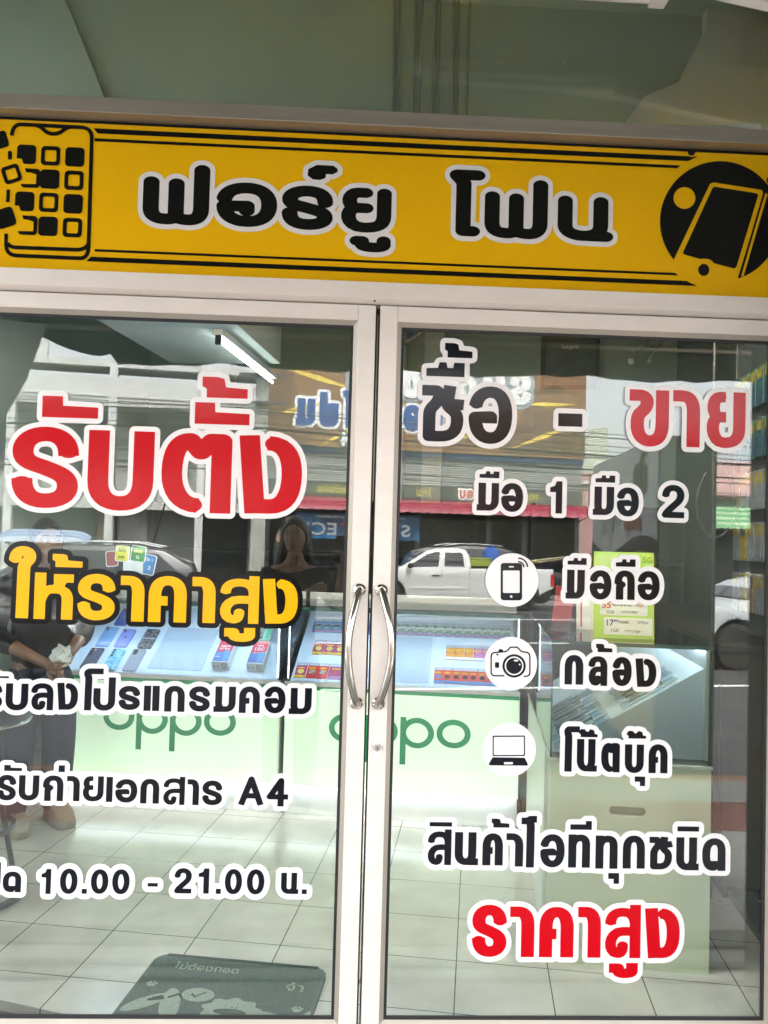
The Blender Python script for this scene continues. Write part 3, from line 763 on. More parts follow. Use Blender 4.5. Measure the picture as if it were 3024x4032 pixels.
def circ(cx, cy, r, n=40, ry=None): return [(cx + r * math.cos(2 * PI * i / n), cy + (ry or r) * math.sin(2 * PI * i / n)) for i in range(n)]
def arc(cx, cy, r, a0, a1, n=12): return [(cx + r * math.cos(R(a0 + (a1 - a0) * i / n)), cy + r * math.sin(R(a0 + (a1 - a0) * i / n))) for i in range(n + 1)]
s_ = 760 / 1659
def d_phone(g):
    T = mapper(1880, 2100, s_); k = s_ * .00067
    g.poly(T(rrect(199, 254, 384, 577, 26)), .02)
    g.poly(T(rrect(218, 319, 363, 513, 10)), .02, True)
    g.poly(T(rrect(270, 281, 313, 292, 5)), .02, True)
    g.poly(T(circ(290, 544, 11)), .02, True)
    for r_ in (47, 78): g.stroke(T(arc(352, 290, r_, -88, -5)), 6.5 * k, True, .01)
def d_cam(g):
    s = 920 / 1659; T = mapper(1880, 2440, s); k = s * .00067
    body = [(185, 400), (120, 400), (105, 395), (97, 380), (97, 262), (102, 245), (116, 236), (160, 232), (200, 228), (215, 220), (226, 204), (236, 197), (280, 197), (292, 206), (305, 222), (322, 230), (352, 234), (366, 242), (372, 262), (372, 380), (366, 396), (350, 404), (332, 404)]
    g.stroke(T(body), 5 * k, True, .01)
    g.poly(T(circ(260, 330, 83)), .02); g.poly(T(circ(260, 330, 67)), .02, True); g.poly(T(circ(260, 330, 57)), .02)
    g.poly(T(circ(274, 292, 17, ry=7)), .02, True); g.poly(T(circ(299, 320, 6)), .02, True)
    g.poly(T(rrect(124, 304, 154, 344, 8)), .02); g.poly(T(circ(141, 250, 9, ry=6)), .02)
    g.poly(T([(148, 230), (150, 214), (162, 210), (180, 214), (184, 230)]), .02)
def d_lap(g):
    s = 920 / 1659; T = mapper(1880, 2440, s)
    g.poly(T(rrect(108, 823, 337, 968, 8)), .02); g.poly(T(rrect(116, 832, 329, 960, 5)), .02, True)
    g.poly(T([(108, 976), (334, 980), (358, 1026), (354, 1036), (86, 1032), (81, 1022)]), .02)
    g.poly(T(rrect(188, 1010, 252, 1026, 7)), .02, True)
icon('white round sticker with a phone icon', 2016, 2284, 106, d_phone)
icon('white round sticker with a camera icon', 2011, 2614, 105, d_cam)
icon('white round sticker with a laptop icon', 2005, 2951, 106, d_lap)

# sign emblems and stripes
def sgL(pts): return [(-.981942 + .000667105 * (x / 2.28) + 2.77778e-5 * (330 + y / 2.28), 2.81543 + 3.04726e-5 * (x / 2.28) - .000687702 * (330 + y / 2.28)) for x, y in pts]
def sgR(pts): return [(-1.04088 + .000714979 * (2624 + x / 2.28) + 9.65762e-6 * (430 + y / 2.28), 2.83158 + 3.18399e-5 * (2624 + x / 2.28) - .000711867 * (430 + y / 2.28)) for x, y in pts]
def bez(*p):
    out = [p[0]]; i = 1
    while i + 2 < len(p):
        p0, p1, p2, p3 = [np.array(q, float) for q in (out[-1], p[i], p[i + 1], p[i + 2])]
        for t in np.linspace(0, 1, 9)[1:]: out.append(tuple((1 - t) ** 3 * p0 + 3 * (1 - t) ** 2 * t * p1 + 3 * (1 - t) * t * t * p2 + t ** 3 * p3))
        i += 3
    return out
KL = .000678 / 2.28
g = Field(-1.25, 2.085, -.66, 2.50, .0012)
hw = 17 * KL
g.stroke(sgL(bez((106, 468), (112, 400), (140, 367), (190, 367)) + [(735, 393)] + bez((735, 393), (795, 396), (828, 430), (826, 490))[1:] + bez((795, 1470), (793, 1535), (765, 1570), (715, 1568)) + bez((150, 1542), (95, 1538), (58, 1515), (57, 1440), ) [0:] + [(58, 1345)]), hw, False, .01)
g.stroke(sgL(bez((58, 1400), (66, 1450), (105, 1470), (150, 1470)) + bez((700, 1492), (765, 1490), (796, 1450), (797, 1420))), hw, False, .01)
g.stroke(sgL(bez((335, 378), (390, 385), (395, 452), (480, 452)) + bez((480, 452), (565, 452), (570, 395), (630, 390))[1:]), hw, True, .01)
def sq(cx, cy, s, rot, hollow=False, half=False, cut=None):
    P = rrect(-s / 2, -s / 2, s / 2, s / 2, s * .2); c, n = math.cos(R(rot)), math.sin(R(rot))
    tr = lambda Q: sgL([(cx + a * c - b * n, cy + a * n + b * c) for a, b in Q])
    g.poly(tr(P), .01)
    if hollow: g.poly(tr(rrect(-s * .3, -s * .3, s * .3, s * .3, s * .1)), .01, True)
    if half: g.poly(tr([(-s, -s * .3), (-s * .22, -s * .3), (0, -s * .29), (s * .3, -s * .2), (s * .3, s * .3), (-s, s * .34)]), .01, True); g.poly(tr([(-s, -s), (-s * .5, -s), (-s * .2, -s * .2), (-s * .5, s * .35), (-s, s)]), .01, True)
    if cut: g.poly(tr([(-s * .6, s * .15), (-s * .15, s * .6), (-s * .6, s * .6)]), .01, True)
for cx, cy, kd in ((239, 637, 3), (455, 650, 1), (673, 660, 0), (275, 850, 2), (447, 859, 0), (665, 870, 1), (222, 1058, 3), (438, 1068, 1), (657, 1081, 0), (250, 1272, 2), (431, 1282, 0), (650, 1294, 1)):
    sq(cx, cy, 172, 2.5, kd == 1, kd == 2, kd == 3)
sq(-5, 510, 150, -16); sq(105, 813, 160, -18, True); sq(48, 1205, 172, -18)
g.poly(sgL(rrect(72, 606, 108, 684, 14)), .01); g.poly(sgL([(62, 952), (91, 952), (88, 1065), (55, 1065)]), .01)
wparent(cut_sheet('phone_emblem', g.contours(0), M['black'], None, .0438, .0005), sign)['label'] = 'black phone emblem with scattered app squares'
g = Field(.70, 2.085, 1.30, 2.50, .0012)
g.poly(sgR(circ(480, 1008, 538, 90)), .01)
g.poly(sgR([(46, 1390), (385, 680), (400, 667), (425, 660), (850, 726), (866, 742), (862, 770), (648, 1500), (600, 1600), (200, 1640), (60, 1500)]), .01, True)
g.poly(sgR([(430, 699), (805, 757), (822, 775), (628, 1410), (618, 1426), (600, 1430), (425, 1384), (405, 1360), (378, 1346), (330, 1342), (305, 1347), (158, 1304), (147, 1288), (410, 712)]), .01)
g.poly(sgR(circ(333, 1443, 49, ry=54)), .01); g.poly(sgR(circ(160, 800, 98)), .01, True)
g.poly(sgR([(888, 750), (907, 766), (690, 1502), (662, 1502)]), .01, True)
g.poly(sgR([(872, 748), (886, 752), (664, 1508), (650, 1520), (640, 1512)]), .01)
g.poly(sgR(arc(222, 384, 35, -5, 185)), .01); g.poly(sgR(circ(948, 640, 50)), .01)
wparent(cut_sheet('phone_emblem', g.contours(0), M['black'], None, .0438, .0005), sign)['label'] = 'black disc emblem with a tilted phone'
g = Field(-1.25, 2.085, 1.30, 2.51, .0016)
for z0, z1, xa, xb in ((2.4655, 2.4790, -.722, 1.05), (2.4440, 2.4520, -.718, .93), (2.1450, 2.1515, -.706, .93), (2.1178, 2.1305, -.715, 1.05)):
    g.poly([(xa, z1), (xb, z1), (xb, z0), (xa + .012 * (1 if z0 > 2.46 else -1 if z1 < 2.14 else 0), z0)], .02)
g.poly(sgR(circ(480, 1008, 612, 90)), .02, True); g.poly(sgR(circ(222, 384, 48)), .02, True)
g.poly([(1.0, 2.09), (1.3, 2.09), (1.3, 2.49), (1.0, 2.49)], .02, True)
g.poly([(-1.24, 2.492), (1.29, 2.492), (1.29, 2.4985), (-1.24, 2.4985)], .02)  # top line is the shadow gap under the header, drawn in black
wparent(cut_sheet('stripe', g.contours(0), M['black'], None, .0440, .0005), sign)

# ---------------------------------------------------------------- shop shell: floor, walls, ceiling (all 9 degrees askew)
def uvb(name, material, kind=True, **k):
    def f(mb):
        o = mb.build(name, material, None, **k); o.rotation_euler = (0, 0, -TH)
        if kind: struct(o)
        return o
    return f
fl = tiles('shop_floor_tiles', (.56, .545, .50), .30, gw=.0020, rough=.17, off=(.008, .245 - .30), var=.03)
# floor starts behind the door line (door line runs askew in the shop's own frame)
mb = MB(); dl = [(-2.6, .42), (1.9, -.29)]
mb.prism([(-2.6, .45, -.03), (1.95, -.27, -.03), (1.95, 5.0, -.03), (-2.6, 5.0, -.03)], [(-2.6, .45, 0), (1.95, -.27, 0), (1.95, 5.0, 0), (-2.6, 5.0, 0)])
uvb('floor', fl)(mb)
uvb('ceiling', M['wall'])(MB().prism([(-2.7, .50, 3.5), (2.05, -.24, 3.5), (2.05, 5.1, 3.5), (-2.7, 5.1, 3.5)], [(-2.7, .50, 3.62), (2.05, -.24, 3.62), (2.05, 5.1, 3.62), (-2.7, 5.1, 3.62)]))
uvb('back_wall', M['wall'])(MB().box(-2.7, 2.05, 4.7, 4.82, -.05, 3.5))
uvb('side_wall', M['wall'])(MB().prism([(-2.72, .50, -.05), (-2.6, .48, -.05), (-2.6, 4.7, -.05), (-2.72, 4.7, -.05)], [(-2.72, .50, 3.5), (-2.6, .48, 3.5), (-2.6, 4.7, 3.5), (-2.72, 4.7, 3.5)]))
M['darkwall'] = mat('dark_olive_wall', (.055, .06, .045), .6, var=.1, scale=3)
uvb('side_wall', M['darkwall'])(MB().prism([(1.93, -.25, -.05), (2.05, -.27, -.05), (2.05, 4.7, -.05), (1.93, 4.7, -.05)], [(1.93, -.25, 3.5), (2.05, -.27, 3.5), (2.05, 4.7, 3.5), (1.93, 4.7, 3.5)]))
# pilasters on the back wall
for a, b in ((-2.05, -1.80), (-.55, -.30), (-.14, .02)):
    o = uvb('pilaster', M['wallw'], False)(MB().box(a, b, 4.5, 4.699, 0, 3.5)); o.location = (0, 0, 0); struct(o)
# deep ceiling beam that carries the tube lamp, its foot below the ceiling
o = uvb('ceiling_beam', M['wallw'], False)(MB().box(-1.75, -1.0, 1.3, 3.1, 2.545, 3.499)); struct(o)
tl = uvthing('tube_lamp', 'lit white fluorescent tube under the pale ceiling beam, seen through the left door', 'lamp', -1.13, 2.2, 2.459)
MB().box(-.03, .03, .0, 1.22, .045, .085).build('housing', M['plastic_w'], tl, bevel=.004)
MB().lathe((0, 0, .02), [(.008, .03), (.008, 1.19)], 14, 'y').build('tube', M['tube'], tl, smooth=True)
for y in (.012, 1.208): MB().box(-.016, .016, y - .012, y + .012, -.005, .05).build('socket', M['plastic_k'], tl, bevel=.003)
for y in (.2, 1.0): MB().box(-.02, .02, y, y + .03, .0851, .0858).build('bracket', M['plastic_w'], tl)

M['tube2'] = mat('bright_tube', (.95, 1, .98), .4, emit=4.6, emitcol=(1, .98, .95), var=.0)
for u_, lb in ((-.40, 'lit trough lamp hung inside above the left door'), (.52, 'lit trough lamp hung inside above the right door')):
    t2 = uvthing('trough_lamp', lb, 'lamp', u_, .44, 2.60)  # added out of view in place of the ceiling light, to brighten the shop
    MB().prism([(-.62, -.10, .0), (-.62, .10, .0), (-.62, .05, .07), (-.62, -.05, .07)], [(.62, -.10, .0), (.62, .10, .0), (.62, .05, .07), (.62, -.05, .07)]).build('housing', M['plastic_w'], t2)
    for y in (-.035, .035): MB().lathe((0, y, -.016), [(.013, -.6), (.013, .6)], 12, 'x').build('tube', M['tube2'] if u_ < 0 else mat('brighter_tube', (.95, 1, .98), .4, emit=15.0, emitcol=(1, .98, .94), var=.0), t2, smooth=True)
    for x in (-.4, .4): MB().box(x - .01, x + .01, -.22, -.1005, -.030, -.016).build('bracket', M['plastic_w'], t2)
# dark shelving added behind the counters to keep the back of the shop black
dkp = mat('dark_shelf_board', (.022, .024, .022), .6, var=.3, scale=3)
dsh = uvthing('wall_shelf', 'long dark shelving unit along the back wall behind the lit cases', 'shelving', -.35, 4.2)
MB().box(-2.2, 2.2, .26, .28, 0, 1.68).build('back_board', dkp, dsh)
for z in (.02, .45, .86, 1.25, 1.66): MB().box(-2.2, 2.2, -.10, .259, z, z + .025).build('shelf', dkp, dsh)
for x in (-2.2, -1.1, 0, 1.1, 2.2): MB().box(x - .0125, x + .0125, -.105, .2595, 0, 1.70).build('upright', dkp, dsh)
# framed notice on the back wall
pf = uvthing('picture_frame', 'dark framed notice hanging high on the back wall, seen over the right door', 'picture', 1.06, 4.68, 2.70)
fm = bar_ring(-.24, .24, -.02, .42, .04, -.03, -.02)
fm.build('frame', M['plastic_k'], pf, bevel=.004)
MB().box(-.20, .20, -.012, -.004, .02, .38).build('picture', mat('notice_print', (.10, .13, .12), .3, var=.3, scale=6), pf)
thai('lettering', 'ใบอนุญาต', .025, M['white_paint'], pf, (0, -.0135, .32), rz=0, thick=.001)

# plastered bulkhead behind the transom window, with clipped cables and raised shapes in place of beams and a reflection
# transom window above the sign, bulkhead behind it
tw = thing('transom_window', 'long dark window pane above the yellow sign', 'window', (.05, .06, 2.541))
wb(MB().box(-1.42, 1.42, .06, .066, 2.541, 3.42), 'glass_pane', M['glass'], tw)
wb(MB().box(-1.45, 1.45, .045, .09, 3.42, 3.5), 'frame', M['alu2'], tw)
bk = struct(MB().box(-1.9, 1.9, .95, 1.05, 2.62, 3.5).build('bulkhead', M['wall']))
bs = struct(MB().prism([(-1.9, .91, 2.62), (-1.42, .91, 2.62), (-1.42, .91, 2.98), (-1.9, .91, 3.5)], [(-1.9, .949, 2.62), (-1.42, .949, 2.62), (-1.42, .949, 2.98), (-1.9, .949, 3.5)]).build('bulkhead_panel', M['wallw']))
bs = struct(MB().prism([(-1.30, .925, 3.5), (-.95, .925, 2.62), (-.80, .925, 2.62), (-1.18, .925, 3.5)], [(-1.30, .949, 3.5), (-.95, .949, 2.62), (-.80, .949, 2.62), (-1.18, .949, 3.5)]).build('bulkhead_panel', M['wall']))
pp = [(1.33, 3.5), (1.33, 3.42), (1.22, 3.20), (1.09, 3.14), (1.03, 3.05), (1.02, 2.62), (1.9, 2.62), (1.9, 3.5)]  # pale raised shape stands in for a reflection in the pane
struct(MB().prism([(x, .90, z) for x, z in pp], [(x, .949, z) for x, z in pp]).build('bulkhead_panel', M['wallw']))
cb = mat('painted_cable', (.20, .235, .21), .6)
for i, x in enumerate((.115, .135, .195, .215, .265, .285, .345, .365, .405)):
    pts = [(x + .004 * math.sin(3 * z + i), .942, z) for z in np.linspace(2.62, 3.5, 12)]
    tag(MB().tube(pts, .006, 6).build('cable', cb, None, smooth=True), 'thin painted cable running up the wall behind the window above the sign', 'cable', 'painted cables behind the upper window')
# facade wall above and beside the doors so that daylight enters only through glass
M['facade'] = mat('facade_plaster', (.55, .54, .50), .8, var=.05, scale=2, bump=.1, dirt=.2)
struct(MB().box(-2.9, -1.18, .0, .12, -.1, 3.5).box(1.285, 2.6, .0, .12, -.1, 3.5).box(-2.9, 2.6, 0, .12, 3.5, 7).build('facade_wall', M['facade']))
struct(MB().box(1.36, 1.75, -.55, -.005, -.3, 3.45).build('facade_pier', mat('dark_pier', (.16, .17, .15), .7, var=.1, bump=.1)))
struct(MB().prism([tuple(W(-2.9, .3, 3.63)), tuple(W(2.6, -.3, 3.63)), tuple(W(2.6, 6, 3.63)), tuple(W(-2.9, 6, 3.63))], [tuple(W(-2.9, .3, 7)), tuple(W(2.6, -.3, 7)), tuple(W(2.6, 6, 7)), tuple(W(-2.9, 6, 7))]).build('upper_storey', M['facade']))

# ---------------------------------------------------------------- display cases
M['casew'] = mat('white_laminate', (.78, .79, .80), .35, var=.02)
M['traym'] = mat('white_tray_card', (.66, .73, .86), .5, var=.02)
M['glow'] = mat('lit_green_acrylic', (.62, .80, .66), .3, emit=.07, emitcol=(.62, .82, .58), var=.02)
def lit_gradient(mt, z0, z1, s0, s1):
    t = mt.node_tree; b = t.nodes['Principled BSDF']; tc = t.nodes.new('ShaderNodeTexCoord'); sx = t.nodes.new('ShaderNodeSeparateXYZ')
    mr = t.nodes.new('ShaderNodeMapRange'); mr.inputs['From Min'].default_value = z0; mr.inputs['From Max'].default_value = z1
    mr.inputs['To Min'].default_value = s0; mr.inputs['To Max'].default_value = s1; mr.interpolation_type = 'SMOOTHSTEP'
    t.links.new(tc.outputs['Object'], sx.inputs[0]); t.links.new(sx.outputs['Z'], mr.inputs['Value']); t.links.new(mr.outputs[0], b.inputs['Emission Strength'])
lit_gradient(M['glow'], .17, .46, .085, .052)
M['green'] = mat('green_print', (.0, .21, .07), .4, var=.02, emit=.010, emitcol=(.0, .55, .22))
M['mint'] = mat('mint_board', (.74, .83, .62), .4, var=.02, scale=3)
M['rail'] = mat('case_rail', (.62, .63, .62), .35, .6)
TRK = .645; TRL = math.hypot(1, TRK); TV0, TZ0 = 1.88 - 1.852, .672
def tray_pt(s, off=0.0):
    """point s metres up the sloping tray (local case frame), off metres above its face"""
    c, n = 1 / TRL, TRK / TRL
    return (TV0 + s * c - off * n, TZ0 + s * n + off * c)
TANG = math.atan(TRK)
def make_case(label, u0, u1, oppo_z):
    t = uvthing('display_case', label, 'display case', (u0 + u1) / 2, 1.852)
    a, b = -(u1 - u0) / 2, (u1 - u0) / 2
    MB().box(a, b, .085, .55, 0, .16).build('plinth', M['casew'], t, bevel=.002)
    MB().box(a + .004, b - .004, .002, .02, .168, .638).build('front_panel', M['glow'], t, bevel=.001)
    MB().box(a + .004, b - .004, .0005, .021, .639, .655).build('trim_stripe', M['green'], t)
    MB().box(a, b, .022, .55, .161, .656).build('body', M['casew'], t)
    MB().box(a, b, -.002, .03, .657, .678).build('rail', M['rail'], t, bevel=.002)
    MB().box(a + .02, b - .02, .024, .08, .150, .1595).build('led_strip', mat('foot_led', (.9, .95, 1), .4, emit=.5, emitcol=(.9, .96, 1), var=0), t)
    # glass: front, ends, top
    MB().box(a + .004, b - .004, .003, .009, .679, 1.036).build('front_glass', M['cglass'], t)
    for x in (a, b - .006): MB().box(x, x + .006, .0095, .54, .679, 1.036).build('end_glass', M['cglass'], t)
    MB().box(a, b, .0, .55, 1.0375, 1.0465).build('top_glass', M['cglass'], t)
    MB().box(a, b, -.0015, -.0001, 1.0310, 1.048).build('glass_edge', M['edge'], t)
    # sloping tray and back
    y0, z0 = tray_pt(0); y1, z1 = tray_pt(.56)
    MB().prism([(a + .02, y0, z0 + .002), (a + .02, y1, z1), (a + .02, y1, .679), (a + .02, y0 + .003, .679)], [(b - .02, y0, z0 + .002), (b - .02, y1, z1), (b - .02, y1, .679), (b - .02, y0 + .003, .679)]).build('tray', M['traym'], t)
    MB().box(a, b, .551, .575, .0, 1.085).build('back_panel', M['casew'], t, bevel=.002)
    MB().box(a + .02, b - .02, .0100, .0160, 1.0345, 1.0371).build('led_strip', M['led'], t)  # added strip hidden behind the glass edge to brighten the tray
    for x in (a + .010, b - .018): MB().box(x + .002, x + .006, .012, .016, .69, 1.028).build('led_strip', mat('corner_led', (.9, .95, 1), .4, emit=.8, emitcol=(.8, .9, 1), var=0), t)
    return t
DC1 = make_case('lit glass display case holding phones on its tray, green word on mint front', -1.80, -.632, .39)
DC2 = make_case('lit glass display case holding rows of small card packs, mint front', -.606, .552, .46)
M['dot'] = M['led']
def oppo(t, cx, cz, w=.166):
    gl = []
    for i, ch in enumerate('oppo'):
        x = (i - 1.5) * (w + .011)
        if ch == 'o': gl.append(('o', x, cz, w, .138))
        else: gl.append(('p', x, cz - .046, w, .230))
    fr_, _ = word_loops(gl, .029, 0, 0, .0022, .9)
    o = cut_sheet('lettering', fr_, M['green'], t, .0012, .001); o.location = (cx, 0, 0)
oppo(DC1, (-1.544 - .852) / 2 - (-1.80 - .632) / 2, .458); oppo(DC2, (-.377 + .319) / 2 + .027, .462)

# third case: taller counter at right angles, mint cupboard below
t3 = uvthing('counter_case', 'nearer glass counter with pen packs over a mint cupboard with an oval slot', 'display case', .59, .703)
# cupboard front with a slot cut through it
slot = rrect(.197, .4985, .317, .5275, .014)
fd = Field(-.01, -.01, .54, .69, .002)
fd.poly([(0, 0), (.524, 0), (.524, .662), (0, .662)], .05); fd.poly(slot, .05, True)
cut_sheet('cupboard_door', fd.contours(0), M['mint'], t3, .008, .016)
MB().box(.006, .518, .0165, .2, .006, .655).build('cupboard_box', mat('cupboard_inside', (.45, .50, .40), .7), t3)
MB().box(.0, .524, .20, 1.14, .0, .655).build('cupboard_side', mat('pale_lit_board', (.74, .80, .70), .4, var=.02), t3)
MB().box(-.004, .528, -.004, 1.145, .663, .676).build('rail', mat('cream_edge', (.55, .56, .48), .4), t3, bevel=.002)
MB().box(.0, .524, .0, .007, .677, 1.058).build('front_glass', M['cglass'], t3)
MB().box(.0, .006, .0075, 1.14, .677, 1.058).build('end_glass', M['cglass'], t3)
MB().box(.518, .524, .0075, 1.14, .677, 1.058).build('end_glass', M['cglass'], t3)
MB().box(-.002, .526, -.002, 1.14, 1.0595, 1.0695).build('top_glass', glass('top_case_glass', (.86, .92, .90), 1.4, 1.5), t3)
MB().box(-.003, .527, -.0036, -.0021, 1.058, 1.0705).build('glass_edge', M['edge'], t3)
MB().box(-.0012, .0006, -.0015, .0085, .677, 1.058).build('glass_edge', M['edge'], t3)
MB().box(.5235, .5255, -.0015, .0085, .677, 1.058).build('glass_edge', M['edge'], t3)
ys, ye = .045, 1.12
c3 = lambda x: .683 + .62 * (x - .012)
MB().prism([(.012, ys, .684), (.512, ys, c3(.512)), (.512, ys, .684)], [(.012, ye, .684), (.512, ye, c3(.512)), (.512, ye, .684)]).build('tray', M['traym'], t3)
MB().box(.508, .516, .012, 1.12, .69, 1.05).build('back_panel', M['casew'], t3)
MB().box(.490, .5065, .03, 1.1, 1.046, 1.052).build('led_strip', mat('counter_led', (.9, .95, 1), .4, emit=.9, emitcol=(.72, .84, 1), var=0), t3)
# pen packs: long slim blister cards lying up the slope
M['card'] = mat('pen_card', (.70, .78, .92), .25, var=.08, scale=20, coat=.5)
M['carde'] = mat('card_header', (.30, .42, .58), .3, var=.2, scale=40)
M['pen'] = mat('pen_silver', (.55, .60, .66), .2, .7, var=.2, scale=40)
def pen_pack():
    p = thing('pen_pack', '', 'pen pack')
    MB().box(0, .215, 0, .052, 0, .004).build('card', M['card'], p, bevel=.001)
    for x0, x1 in ((.165, .205), (.004, .03)): MB().box(x0, x1, .006, .046, .0042, .0052).build('header', M['carde'], p)
    MB().tube([(.035, .026, .011), (.05, .026, .011), (.14, .026, .011), (.158, .026, .011)], .006, 10, radii=[.002, .0062, .0062, .004]).build('pen', M['pen'], p, smooth=True)
    MB().rbox(.03, .162, .010, .042, .0042, .018, .01).build('blister', M['cglass'], p)
    return p
pp0 = pen_pack(); n = 0
ang3 = math.atan(.62)
for col_ in range(2):
    for row in range(9):
        x = .022 + col_ * .268 * math.cos(ang3); y = ys + .012 + row * .058 + random.uniform(-.004, .004) + (.02 if col_ else 0)
        p = pp0 if n == 0 else copy_tree(pp0); n += 1
        q = W(.59 + x, .703 + y, c3(x) + .0045 + .005 * (row % 2))
        p.location = q; p.rotation_euler = (Matrix.Rotation(-TH, 3, 'Z') @ Matrix.Rotation(-ang3, 3, 'Y') @ Matrix.Rotation(random.uniform(-.03, .03), 3, 'Z')).to_euler()
        p['label'] = 'slim silver pen in a clear pack on the sloping tray of the nearer counter'; p['group'] = 'pen packs in the counter'

# ---------------------------------------------------------------- things on the first tray: phones, cartons, plate
def tray_mat(u, s, off=0.0, rot=0.0):
    y, z = tray_pt(s, off)
    q = W(u, 1.852 + y, z)
    return Matrix.Translation(q) @ (Matrix.Rotation(-TH, 4, 'Z') @ Matrix.Rotation(TANG, 4, 'X') @ Matrix.Rotation(rot, 4, 'Z'))
def on_tray(o, u, s, off=.0006, rot=0.0): o.matrix_world = tray_mat(u, s, off, rot); return o
# white ledge steps under the phones
M['lens'] = mat('camera_lens', (.004, .004, .006), .08, coat=1)
M['silver'] = mat('silver_rim', (.62, .63, .65), .2, 1)
def phone(label, u, s, w_, h_, back, cam_kind, logo=False):
    t = thing('mobile_phone', label, 'phone')
    MB().rbox(-w_ / 2, w_ / 2, 0, h_, 0, .0088, .0095, 'z', 5).build('body', back, t, bevel=.0012)
    if cam_kind == 'two':
        MB().rbox(-w_ / 2 + .003, -w_ / 2 + .030, h_ - .034, h_ - .004, .0088, .0106, .007).build('camera_island', back, t, bevel=.0005)
        for q in ((-w_ / 2 + .011, h_ - .012), (-w_ / 2 + .021, h_ - .025)): MB().lathe((q[0], q[1], 0), [(.0058, .0106), (.0058, .0125), (.0001, .0125)], 16).build('lens', M['lens'], t)
    elif cam_kind == 'three':
        for q in range(3): MB().lathe((-w_ / 2 + .014, h_ - .014 - .020 * q, 0), [(.0072, .0088), (.0072, .0112), (.0001, .0112)], 18).build('lens', M['lens'], t)
        MB().lathe((-w_ / 2 + .028, h_ - .016, 0), [(.0035, .0088), (.0035, .0098), (.0001, .0098)], 10).build('flash', M['plastic_w'], t)
    elif cam_kind == 'oval':
        MB().rbox(-w_ / 2 + .008, -w_ / 2 + .034, h_ - .050, h_ - .006, .0088, .0106, .0125).build('camera_island', M['silver'], t, bevel=.0006)
        MB().rbox(-w_ / 2 + .0105, -w_ / 2 + .0315, h_ - .0475, h_ - .0085, .0106, .0118, .010).build('lens', M['lens'], t)
    if logo:
        g_ = MB(); g_.lathe((0, h_ * .52, 0), [(.0068, .0088), (.0068, .0092), (.0001, .0092)], 16); g_.lathe((.003, h_ * .52 + .010, 0), [(.0018, .0088), (.0018, .0092), (.0001, .0092)], 8)
        g_.build('emblem', M['silver'], t)
    on_tray(t, u, s); return t
def pm(n_, c, var=.06): return mat(n_, c, .18, 0, var=var, scale=14, coat=.8)
G_ = 'phones on the case tray'
phone('navy blue phone with three lenses, front left on the tray', -1.668, .012, .074, .163, pm('phone_navy', (.03, .05, .11)), 'three')
tq = phone('glossy turquoise phone with pale streaks, front row of the tray', -1.548, .012, .074, .163, patch('phone_teal', [(.10, .38, .52), (.18, .52, .66), (.42, .72, .82), (.16, .48, .62)], 45, .15), 'three')
phone('grey phone with an oval camera island, right end of the front row', -1.437, .012, .074, .168, pm('phone_grey', (.34, .36, .44)), 'oval')
phone('sky blue phone with two lenses and lettering, second row of the tray', -1.662, .193, .075, .160, pm('phone_sky', (.26, .42, .74)), 'two')
phone('lavender phone with a silver emblem, second row of the tray', -1.557, .193, .074, .147, pm('phone_lavender', (.30, .33, .72)), 'two', True)
ph = phone('phone in a dark camouflage case with a pale band, second row of the tray', -1.424, .190, .078, .158, patch('camouflage', [(.02, .02, .025), (.10, .09, .11), (.24, .22, .24), (.04, .035, .05)], 60, .5), 'two')
MB().box(-.0391, .0391, .074, .084, .0087, .0093).build('band', mat('pale_band', (.45, .44, .46), .5), ph)
phone('royal blue phone with a silver emblem, alone at the back of the tray', -1.632, .372, .072, .146, pm('phone_royal', (.04, .10, .42)), 'two', True)
for ob in [o for o in COL.objects if o.name.startswith('mobile_phone')]: ob['group'] = G_
pl = MB().rbox(-.145, .145, 0, .335, 0, .003, .004).build('tray_plate', mat('pale_blue_card', (.46, .53, .64), .5, var=.02), None, bevel=.0008)
tag(pl, 'plain pale blue card lying on the tray between the phones and the phone cartons', 'card'); on_tray(pl, -1.205, .042)
